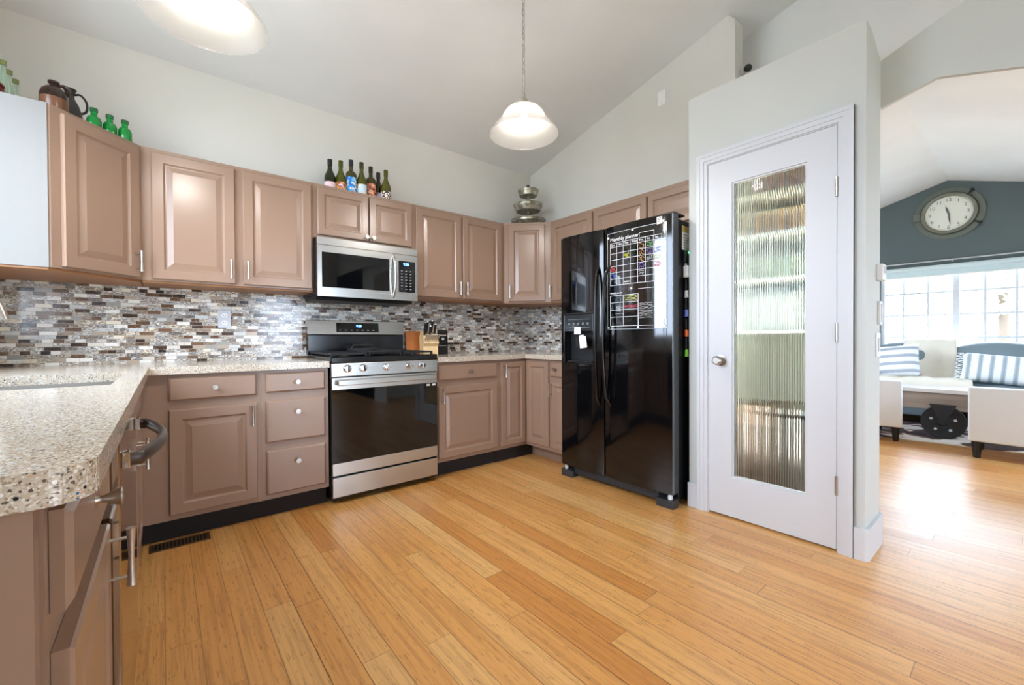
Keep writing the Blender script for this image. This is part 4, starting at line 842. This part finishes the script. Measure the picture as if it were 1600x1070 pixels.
# ------------------------------------------------------------------ pendant lamps
SH = bpy.data.materials.new('white_alabaster_glass'); SH.use_nodes = True; _t = SH.node_tree; _b = _t.nodes['Principled BSDF']; _b.inputs['Base Color'].default_value = lin((92, 90, 86)); _b.inputs['Roughness'].default_value = 0.2
_tl = _t.nodes.new('ShaderNodeBsdfTranslucent'); _tl.inputs[0].default_value = lin((92, 90, 86)); _mx = _t.nodes.new('ShaderNodeMixShader'); _mx.inputs[0].default_value = 0.5
_t.links.new(_b.outputs[0], _mx.inputs[1]); _t.links.new(_tl.outputs[0], _mx.inputs[2]); _tr = _t.nodes.new('ShaderNodeBsdfTransparent'); _m2 = _t.nodes.new('ShaderNodeMixShader'); _m2.inputs[0].default_value = 0.5
_t.links.new(_mx.outputs[0], _m2.inputs[1]); _t.links.new(_tr.outputs[0], _m2.inputs[2]); _t.links.new(_m2.outputs[0], _t.nodes['Material Output'].inputs[0])
CREAM = pmat('cream_metal', (184, 180, 166), 0.4, 0.3)
def pendant(loc, label):
    x, y, z = loc; t = thing('pendant_lamp', label, 'lamp', (x, y, z), 0, 'pendant lamps')
    prof = [(0.026, 0.160), (0.060, 0.156), (0.100, 0.138), (0.122, 0.110), (0.130, 0.088), (0.138, 0.074), (0.165, 0.050), (0.188, 0.024), (0.198, 0.004), (0.200, 0.0), (0.197, -0.003), (0.193, 0.003), (0.182, 0.024), (0.160, 0.046), (0.132, 0.069), (0.124, 0.087), (0.116, 0.108), (0.095, 0.133), (0.058, 0.150), (0.026, 0.154)]
    MB().lathe(prof, (0, 0, 0), 48, 'z', 80).build('shade', SH, t)
    MB().lathe([(0.0, 0.212), (0.014, 0.211), (0.024, 0.200), (0.030, 0.190), (0.033, 0.178), (0.030, 0.166), (0.034, 0.1605)], (0, 0, 0), 24).build('socket_cap', CREAM, t)
    MB().lathe([(0.016, 0.153), (0.016, 0.115)], (0, 0, 0), 16).build('socket', CREAM, t)
    MB().lathe([(0.0, 0.114), (0.013, 0.113), (0.016, 0.100), (0.032, 0.072), (0.035, 0.055), (0.030, 0.036), (0.016, 0.024), (0.0, 0.021)], (0, 0, 0), 24, 'z', 80).build('bulb', M['bulb'], t)
    zc = ZC(y)-z; b = MB(); zz = 0.212; i = 0
    while zz < zc-0.04:
        n = 12; vs = [(0.0075*math.cos(a), 0, zz+0.015+0.021*math.sin(a)) for a in [2*PI*k/n for k in range(n)]]
        if i % 2: vs = [(0, p[0], p[2]) for p in vs]
        b.tube(vs, 0.0030, 6, closed=True); zz += 0.034; i += 1
    b.build('chain', CREAM, t)
    MB().tube([(0.003*math.sin(k*1.3), 0.003*math.cos(k*1.3), 0.21+(zc-0.24)*k/20) for k in range(21)], 0.0018, 6).build('cord', M['white'], t)
    MB().lathe([(0.0, zc-0.045), (0.055, zc-0.040), (0.062, zc-0.012), (0.062, zc-0.0005+0.245*0.062*0)], (0, 0, 0), 28).build('canopy', CREAM, t)
pendant((-1.455, -1.565, 2.235), 'white glass pendant lamp hanging on a chain in the middle of the kitchen')
pendant((-2.955, -1.500, 2.235), 'white glass pendant lamp above the sink counter, cut off by the photo top')

# ------------------------------------------------------------------ inside the pantry
t = thing('pantry_fill_light', 'added upright fill light inside the pantry, unseen behind the door stile', 'light', (-0.405, -2.148, 0.25), 0)  # added unseen lamp, lights the shelves and trash can evenly
MB().box(-0.012, 0.012, 0.002, 0.0175, 0.0, 1.95).build('housing', M['white'], t); MB().lathe([(0.0, 0.02), (0.009, 0.02), (0.009, 1.93), (0.0, 1.93)], (0, -0.008, 0), 14).build('tube', emit('fill_light_tube', (255, 246, 232), 19.0), t)
SHM = pmat('white_shelf', (234, 232, 226), 0.5)
for z, lab in ((1.980, 'uppermost white shelf inside the pantry'), (1.720, 'second white pantry shelf from the top'), (1.430, 'third white pantry shelf, holding pale bags'), (1.095, 'lowest white pantry shelf, above the trash can')):
    tag(MB().box(-0.08, 0.355, -2.795, -2.135, z-0.02, z).build('shelf', SHM), lab, 'shelf', 'pantry shelves')
def pbox(name, lab, cat, x0, x1, y0, y1, z0, z1, c, lid=None):
    t = thing(name, lab, cat, ((x0+x1)/2, (y0+y1)/2, z0+0.0004), 0); wx, wy = (x1-x0)/2, (y1-y0)/2
    MB().box(-wx, wx, -wy, wy, 0, (z1-z0)*0.8).build('body', pmat(name+'_side', c, 0.6), t, 0.004)
    MB().box(-wx-0.001, wx+0.001, -wy-0.001, wy+0.001, (z1-z0)*0.8+0.0005, z1-z0).build('lid', pmat(name+'_lid', lid or tuple(min(255, int(v*1.1)) for v in c), 0.6), t, 0.004)
pbox('storage_tin', 'dark grey tin on the uppermost pantry shelf', 'tin', -0.02, 0.26, -2.40, -2.20, 1.98, 2.085, (88, 96, 108))
pbox('storage_box', 'dull red box on the uppermost pantry shelf', 'box', -0.04, 0.26, -2.70, -2.54, 1.98, 2.155, (170, 84, 80))
pbox('basket', 'dark blue-grey box on the second pantry shelf', 'box', -0.05, 0.26, -2.40, -2.17, 1.72, 1.88, (64, 76, 96), (150, 156, 160))
pbox('basket', 'tan basket on the second pantry shelf', 'basket', -0.06, 0.26, -2.72, -2.45, 1.72, 1.86, (196, 150, 98), (214, 172, 116))
pbox('cereal_box', 'pale grey carton on the third pantry shelf', 'carton', -0.04, 0.22, -2.42, -2.25, 1.43, 1.59, (150, 158, 160))
pbox('cereal_box', 'green carton on the third pantry shelf', 'carton', -0.04, 0.22, -2.70, -2.50, 1.43, 1.55, (150, 170, 130))
def bag(lab, x, y, z, wx, wy, h, c):
    t = thing('food_bag', lab, 'bag', (x, y, z+0.0004), 0)
    b = MB(); n = 20; vs = []
    L = [(0.92, 0.0), (1.0, 0.06), (1.04, h*0.4), (0.96, h*0.7), (0.7, h*0.9), (0.35, h*0.93)]
    for s_, zz in L:
        for k in range(n):
            a = 2*PI*k/n; rr = s_*(1+0.05*math.sin(3*a+zz*40)); vs.append((wx*rr*math.copysign(abs(math.cos(a))**0.6, math.cos(a)), wy*rr*math.copysign(abs(math.sin(a))**0.6, math.sin(a)), zz))
    fs = [(i*n+k, i*n+(k+1) % n, (i+1)*n+(k+1) % n, (i+1)*n+k) for i in range(len(L)-1) for k in range(n)] + [tuple(range(n)), tuple((len(L)-1)*n+k for k in range(n))]
    b.add(vs, fs, True); b.build('pouch', pmat('bag_film', c, 0.35), t); MB().box(-wx*0.3, wx*0.3, -wy*0.45, wy*0.45, h*0.93, h).build('fold', pmat('bag_fold', c, 0.4), t, 0.003)
bag('bluish white bag on the lowest pantry shelf, towards the refrigerator', 0.06, -2.30, 1.095, 0.12, 0.12, 0.285, (216, 224, 240))
bag('pale green and white bag on the lowest pantry shelf, towards the door hinges', 0.08, -2.62, 1.095, 0.12, 0.14, 0.270, (206, 222, 216))
t = thing('trash_can', 'tall stainless trash can with black rim inside the pantry', 'trash can', (-0.165, -2.575, 0.0004), 0)
MB().lathe([(0.0, 0.0), (0.185, 0.0), (0.187, 0.03), (0.187, 0.585)], (0, 0, 0), 48).build('body', brushed('bin_steel', (200, 202, 206), 0.25, 'z'), t)
MB().lathe([(0.189, 0.586), (0.189, 0.606), (0.18, 0.606)], (0, 0, 0), 48).build('rim', M['blackm'], t); MB().lathe([(0.186, 0.6065), (0.183, 0.632), (0.15, 0.645), (0.0, 0.650)], (0, 0, 0), 48).build('lid', M['steel'], t)
pbox('storage_crate', 'dark brown crate on the pantry floor beside the trash can', 'crate', -0.26, 0.10, -2.36, -2.15, 0.0, 0.62, (70, 52, 46), (96, 76, 66))

# ------------------------------------------------------------------ living room
t = thing('wall_clock', 'large round metal porthole-style wall clock on the dark wall', 'clock', (4.7985, -2.765, 2.635), -PI/2)
FL = pmat('aged_green_metal', (116, 124, 116), 0.4, 0.6)
b = MB().lathe([(0.225, -0.002), (0.325, -0.002), (0.325, -0.014), (0.225, -0.014)], (0, 0, 0), 56, 'y'); b.build('flange', FL, t)
MB().lathe([(0.270, -0.0145), (0.270, -0.040), (0.258, -0.056), (0.240, -0.058), (0.222, -0.048), (0.222, -0.0145)], (0, 0, 0), 56, 'y').build('bezel', pmat('pewter', (134, 136, 124), 0.28, 0.9), t)
fc = MB().lathe([(0.0, -0.022), (0.221, -0.022), (0.221, -0.015)], (0, 0, 0), 56, 'y').build('face', pmat('cream_clock_face', (236, 238, 228), 0.5), t)
IK = pmat('clock_ink', (110, 116, 112), 0.6)
for h in range(1, 13): a = math.radians(90-30*h); text('numeral', str(h), 0.058, (0.175*math.cos(a), -0.0235, 0.175*math.sin(a)), IK, fc, align='CENTER')
def hand(ang, L, w, y):
    b = MB(); b.M = Matrix.Rotation(math.radians(ang), 4, 'Y'); b.prism([(-w, -0.03), (w, -0.03), (w*1.4, L*0.5), (0, L), (-w*1.4, L*0.5)], y-0.002, y, 'y'); b.build('hand', pmat('clock_hand', (88, 96, 94), 0.5), t)
hand(-15, 0.105, 0.008, -0.026); hand(174, 0.165, 0.0055, -0.029)
b = MB(); b.lathe([(0.0, -0.034), (0.010, -0.033), (0.010, -0.0225)], (0, 0, 0), 14, 'y'); b.build('hub', IK, t)
for a in (50, -32):
    c, s = math.cos(math.radians(a)), math.sin(math.radians(a)); MB().tube([(0.262*c, -0.042, 0.262*s), (0.320*c, -0.042, 0.320*s)], 0.010, 10).ball((0.327*c, -0.042, 0.327*s), 0.020, 0.012, 0.020, 12, 8).build('wing_nut', M['iron'], t)
MB().box(-0.335, -0.262, -0.045, -0.0145, -0.052, 0.052).build('hinge_lug', FL, t, 0.004)
t = thing('curtain_rod', 'thin pale curtain rod above the living room window', 'curtain rod', (4.74, 0, 2.035), 0)
MB().tube([(0, -3.70, 0), (0, -1.98, 0)], 0.009, 10).build('rod', M['greyplate'], t)
for y in (-3.62, -2.80, -2.04): MB().box(0.0, 0.0585, y-0.006, y+0.006, -0.02, 0.0).build('bracket', M['greyplate'], t)
t = thing('roller_blind', 'pale blue rolled-up roller blind at the top of living room window', 'blind', (4.755, 0, 1.935), 0)
MB().lathe([(0.0, -3.62), (0.030, -3.62), (0.030, -2.03), (0.0, -2.03)], (0, 0, 0.02), 20, 'y').build('roll', pmat('pale_blue_blind', (206, 222, 224), 0.7), t)
MB().box(-0.006, -0.002, -3.61, -2.04, -0.085, 0.01).build('fabric', pmat('pale_blue_blind_fabric', (200, 218, 221), 0.8), t); MB().box(-0.010, 0.002, -3.61, -2.04, -0.100, -0.0855).build('hem_bar', M['white'], t)
# sofa (front faces -x)
LE = painted('blue_grey_leather', (122, 138, 146), 0.36, 30.0, 0.25, 0.1)
t = thing('sofa', 'blue-grey leather sofa below the living room window', 'sofa', (3.85, -2.83, 0), -PI/2)
def cushion(b, x0, x1, y0, y1, z0, z1, puff=0.03, n=8):
    """soft box: a subdivided box bulging towards the middle of each face"""
    cx, cy, cz = (x0+x1)/2, (y0+y1)/2, (z0+z1)/2; hx, hy, hz = (x1-x0)/2, (y1-y0)/2, (z1-z0)/2
    def P(u, v, w):
        e = 4.0; m = max(abs(u), abs(v), abs(w)); L = (abs(u)**e+abs(v)**e+abs(w)**e)**(1/e); k = m/L if L else 1
        k = 0.35+0.65*k
        bu = puff*(1-v*v)*(1-w*w)*u; bv = puff*(1-u*u)*(1-w*w)*v; bw = puff*(1-u*u)*(1-v*v)*w
        return (cx+hx*u*k+bu, cy+hy*v*k+bv, cz+hz*w*k+bw)
    g = [-1+2*i/n for i in range(n+1)]
    for ax in range(3):
        for s in (-1, 1):
            vs = []
            for a in g:
                for c in g: q = [a, c]; q.insert(ax, s); vs.append(P(*q))
            b.add(vs, [(i*(n+1)+j, i*(n+1)+j+1, (i+1)*(n+1)+j+1, (i+1)*(n+1)+j) for i in range(n) for j in range(n)], True)
    return b
b = MB().box(-0.95, 0.95, 0.02, 0.80, 0.10, 0.28); b.build('base', LE, t, 0.02)
for x in (-0.86, 0.86):
    cushion(MB(), x-0.12, x+0.12, -0.02, 0.84, 0.08, 0.64, 0.02).build('arm', LE, t, weld=True)
MB().box(-0.95, 0.95, 0.68, 0.86, 0.10, 0.76).build('back_frame', LE, t, 0.03)
for x0, x1 in ((-0.735, -0.005), (0.005, 0.735)):
    cushion(MB(), x0, x1, -0.03, 0.62, 0.275, 0.475, 0.03).build('seat_cushion', LE, t, weld=True)
    q = MB(); q.M = Matrix.Translation((0, 0.56, 0.46)) @ Matrix.Rotation(-0.16, 4, 'X') @ Matrix.Translation((0, -0.56, -0.46)); cushion(q, x0, x1, 0.46, 0.68, 0.46, 0.94, 0.05); q.build('back_cushion', LE, t, weld=True)
b = MB()
for x in (-0.9, 0.9):
    for y in (0.06, 0.78): b.lathe([(0.028, 0.0), (0.03, 0.0995)], (x, y, 0), 12)
b.build('feet', M['iron'], t)
# throw blanket over the sofa
TH = painted('cream_knit', (228, 222, 206), 0.95, 60.0, 0.6, 0.05)
path = [(4.62, 0.68), (4.60, 0.90), (4.565, 0.995), (4.50, 1.015), (4.42, 0.97), (4.365, 0.82), (4.31, 0.66), (4.265, 0.56), (4.20, 0.525), (4.05, 0.530), (3.92, 0.530), (3.835, 0.518), (3.795, 0.48), (3.785, 0.42), (3.785, 0.34)]
b = MB(); nu = 22; vs = []
for i, (x, z) in enumerate(path):
    f = i/(len(path)-1); y0 = -2.50+0.16*f+(0.18 if f > 0.55 else 0.18*f/0.55*0.6); y1 = -2.84-0.10*f-(0.12 if f > 0.6 else 0)
    for j in range(nu+1):
        s = j/nu; wv = 0.008*math.sin(s*17+i*0.7)+0.006*math.sin(s*31-i); vs.append((x-0.012+wv*0.7, y0+(y1-y0)*s, z+0.012+wv))
b.add(vs, [(i*(nu+1)+j, i*(nu+1)+j+1, (i+1)*(nu+1)+j+1, (i+1)*(nu+1)+j) for i in range(len(path)-1) for j in range(nu)], True)
o = b.build('throw_blanket', TH); sm = o.modifiers.new('thick', 'SOLIDIFY'); sm.thickness = 0.012; sm.offset = 1.0; tag(o, 'cream knitted throw draped over the sofa back and seat', 'blanket')
# striped pillows
def pillow(name, label, loc, rot, wx, wz, d, mt, tass):
    t = thing(name, label, 'pillow', loc, 0); t.rotation_euler = rot; n = 14; vs = []; b = MB()
    for s in (-1, 1):
        vs = []
        for i in range(n+1):
            for j in range(n+1):
                u, v = -1+2*i/n, -1+2*j/n; th = d*((1-u**4)*(1-v**4))**0.6; pin = 1-0.06*(abs(u)*abs(v))**0.5*0+0.05*(u*u*v*v)
                vs.append((wx*u*pin*(1-0.05*(1-v*v)*0), s*th, wz*v*pin))
        b.add(vs, [(i*(n+1)+j, i*(n+1)+j+1, (i+1)*(n+1)+j+1, (i+1)*(n+1)+j) for i in range(n) for j in range(n)], True)
    b.build('cover', mt, t, weld=True); b = MB()
    for i in range(15):
        z = wz*(-0.95+1.9*i/14)
        for s in ((-1, 1) if tass == 2 else (-1,)): b.tube([(s*wx*1.0, 0, z), (s*(wx+0.03), 0.004*(i % 3-1), z+0.006*(i % 2)), (s*(wx+0.058), 0.006*(i % 3-1), z-0.012*(i % 2))], [0.006, 0.008, 0.004], 5)
    b.build('fringe', pmat('white_fringe', (232, 234, 234), 0.95), t); return t
SP1 = striped('grey_white_stripes', (224, 228, 234), (162, 170, 180), 0.098, 'z'); SP2 = striped('blue_grey_stripes', (230, 234, 234), (172, 184, 186), 0.090, 'x', (150, 164, 176))
pillow('throw_pillow', 'square grey and white striped pillow against the sofa arm', (4.16, -2.37, 0.735), (math.radians(-18), math.radians(-7), math.radians(-96)), 0.20, 0.20, 0.075, SP1, 1)
pillow('lumbar_pillow', 'wide striped pillow with white fringe on the sofa', (4.13, -3.21, 0.675), (math.radians(-20), math.radians(5), math.radians(-88)), 0.27, 0.165, 0.075, SP2, 2)
# cart coffee table
t = thing('coffee_table', 'rustic cart coffee table with cast-iron wheels', 'coffee table', (3.20, -2.86, 0), math.radians(-90))
WT = wood('weathered_wood', (128, 108, 92), (170, 150, 132), 0.5, 'x', 8.0); WTT = wood('pale_table_top', (186, 176, 166), (214, 206, 198), 0.3, 'x', 8.0)
b = MB()
for i in range(4): b.box(-0.62, 0.62, -0.10+i*0.122, 0.018+i*0.122, 0.460, 0.500)
b.build('tabletop', WTT, t, 0.004)
b = MB()
for y in (-0.07, 0.30): b.box(-0.60, 0.60, y, y+0.06, 0.285, 0.4598)
b.box(-0.52, -0.44, -0.009, 0.299, 0.30, 0.459); b.box(0.44, 0.52, -0.009, 0.299, 0.30, 0.459); b.build('beams', WT, t, 0.004)
for x in (-0.36, 0.02, 0.36)[1:2]:
    for y in (-0.135, 0.42):
        w_ = MB().lathe([(0.055, -0.022), (0.125, -0.012), (0.152, -0.022), (0.168, -0.022), (0.168, 0.022), (0.152, 0.022), (0.125, 0.012), (0.055, 0.022)], (x, y, 0.1725), 40, 'y'); o = w_.lathe([(0.0, -0.034), (0.03, -0.034), (0.038, -0.022), (0.038, 0.022), (0.03, 0.034), (0.0, 0.034)], (x, y, 0.1725), 24, 'y').build('wheel', M['iron'], t)
        q = MB()
        for k in range(5): q.lathe([(0.0, -0.0225), (0.013, -0.0225), (0.013, -0.012)], (x+0.092*math.cos(2*PI*k/5+0.3), y, 0.1725+0.092*math.sin(2*PI*k/5+0.3)), 14, 'y')
        q.build('wheel_holes', M['greyplate'], o)
        MB().prism([(x-0.10, 0.355), (x+0.10, 0.355), (x+0.085, 0.32), (x+0.032, 0.215), (x+0.03, 0.155), (x-0.03, 0.155), (x-0.032, 0.215), (x-0.085, 0.32)], y-0.048 if y < 0 else y+0.036, y-0.036 if y < 0 else y+0.048, 'y').build('axle_bracket', M['iron'], t, 0.003)
for x in (-0.50, 0.50):
    for y in (-0.04, 0.33): MB().lathe([(0.025, 0.0036), (0.03, 0.08), (0.03, 0.2848)], (x, y, 0), 14).build('leg', M['iron'], t)
# two white armchairs with their backs to the kitchen
LW = painted('white_leather', (226, 232, 236), 0.38, 40.0, 0.1, 0.02)
def armchair(label, loc, wd, rz):
    t = thing('armchair', label, 'armchair', loc, rz, 'white armchairs'); h = wd/2
    MB().box(-h, h, 0.0, 0.10, 0.145, 0.610).build('backrest', LW, t, 0.012)
    MB().box(-h, h, 0.101, 0.50, 0.145, 0.270).build('seat_base', LW, t, 0.012)
    for s in (-1, 1): MB().box(min(s*h, s*(h-0.10)), max(s*h, s*(h-0.10)), 0.101, 0.50, 0.271, 0.52).build('arm', LW, t, 0.012)
    cushion(MB(), -h+0.105, h-0.105, 0.105, 0.51, 0.272, 0.40, 0.02).build('seat_cushion', LW, t, weld=True)
    for x in (-h+0.05, h-0.05):
        for y in (0.05, 0.45): MB().lathe([(0.022, 0.0003 if y < 0.1 else 0.0036), (0.034, 0.1445)], (x, y, 0), 4).build('leg', M['blackm'], t)
armchair('white leather armchair partly hidden by the pantry wall', (2.475, -2.250, 0), 0.80, -PI/2+0.16)
armchair('white leather armchair at the photo edge, in front of the coffee table', (2.285, -3.490, 0), 0.78, -PI/2)
# cowhide rug
def m_hide():
    mt = pmat('cowhide', (60, 44, 40), 0.9); k = NT(mt); p, x, y, z = k.pos(); n = k.noise(p, 2.2, 3.0, 0.5, 0.8)
    k.base(k.ramp(n, [(0.0, (52, 40, 42)), (0.47, (66, 52, 52)), (0.50, (150, 112, 92)), (0.53, (226, 218, 208)), (1.0, (236, 230, 222))])); k.bump(k.noise(p, 160.0), 0.4, 0.004); return mt
n = 72; pl_ = []
for i in range(n):
    a = 2*PI*i/n; r = 1+0.07*math.sin(3*a+0.4)+0.06*math.sin(5*a+1.2)+0.03*math.sin(8*a); pl_.append((3.42+0.70*r*math.cos(a), -2.95+1.05*r*math.sin(a)))
o = MB().prism(pl_, 0.0002, 0.003).build('rug', m_hide()); tag(o, 'irregular brown and white cowhide rug under the coffee table', 'rug')

# ------------------------------------------------------------------ outside
k_ = painted('pale_bounce_ground', (206, 206, 196), 0.95, 3.0, 0.5, 0.2)  # ground made pale to bounce daylight up to the ceilings
struct('ground', MB().box(-40, 40, -40, 40, -0.45, -0.35), k_)
def tree(loc, h, r, seed, label):
    rnd = random.Random(seed); t = thing('tree', label, 'tree', loc, 0, 'trees outside the window')
    MB().tube([(0, 0, 0), (0.04*h*0.3, 0, h*0.3), (0, 0.03, h*0.6), (0.05, 0, h*0.9)], [r*0.09, r*0.07, r*0.05, r*0.02], 10).build('trunk', pmat('bark', (96, 82, 70), 0.9), t)
    b = MB()
    for i in range(420):
        u, v, w_ = rnd.gauss(0, 1), rnd.gauss(0, 1), rnd.gauss(0, 1); L = math.sqrt(u*u+v*v+w_*w_)+1e-6; q = r*(0.45+0.55*rnd.random()); c = Vector((u/L*q, v/L*q, h*0.72+w_/L*q*0.8))
        e1 = Vector((rnd.gauss(0, 1), rnd.gauss(0, 1), rnd.gauss(0, 1))).normalized()*0.16*r; e2 = Vector((rnd.gauss(0, 1), rnd.gauss(0, 1), rnd.gauss(0, 1))).normalized()*0.16*r
        b.add([tuple(c), tuple(c+e1), tuple(c+e1+e2), tuple(c+e2)], [(0, 1, 2, 3)])
    b.build('foliage', painted('leaves', (196, 204, 182), 0.8, 4.0, 0.1, 0.2), t)
tree((11.0, -0.9, -0.35), 3.6, 1.2, 3, 'leafy tree outside the first panes of the living room window')
tree((14.5, -3.0, -0.35), 4.6, 1.7, 5, 'leafy tree outside the middle panes of the living room window')
t = thing('fence', 'pale board fence far outside the living room window', 'fence', (16.5, -2.0, -0.35), 0)
b = MB()
for i in range(60): b.box(0, 0.02, -6+i*0.2, -6+i*0.2+0.185, 0.02, 1.8)
b.build('boards', pmat('pale_fence_wood', (190, 180, 166), 0.9), t); MB().box(0.0205, 0.06, -6, 6, 0.5, 0.6).box(0.0205, 0.06, -6, 6, 1.3, 1.4).build('rails', pmat('fence_rail', (180, 170, 156), 0.9), t)
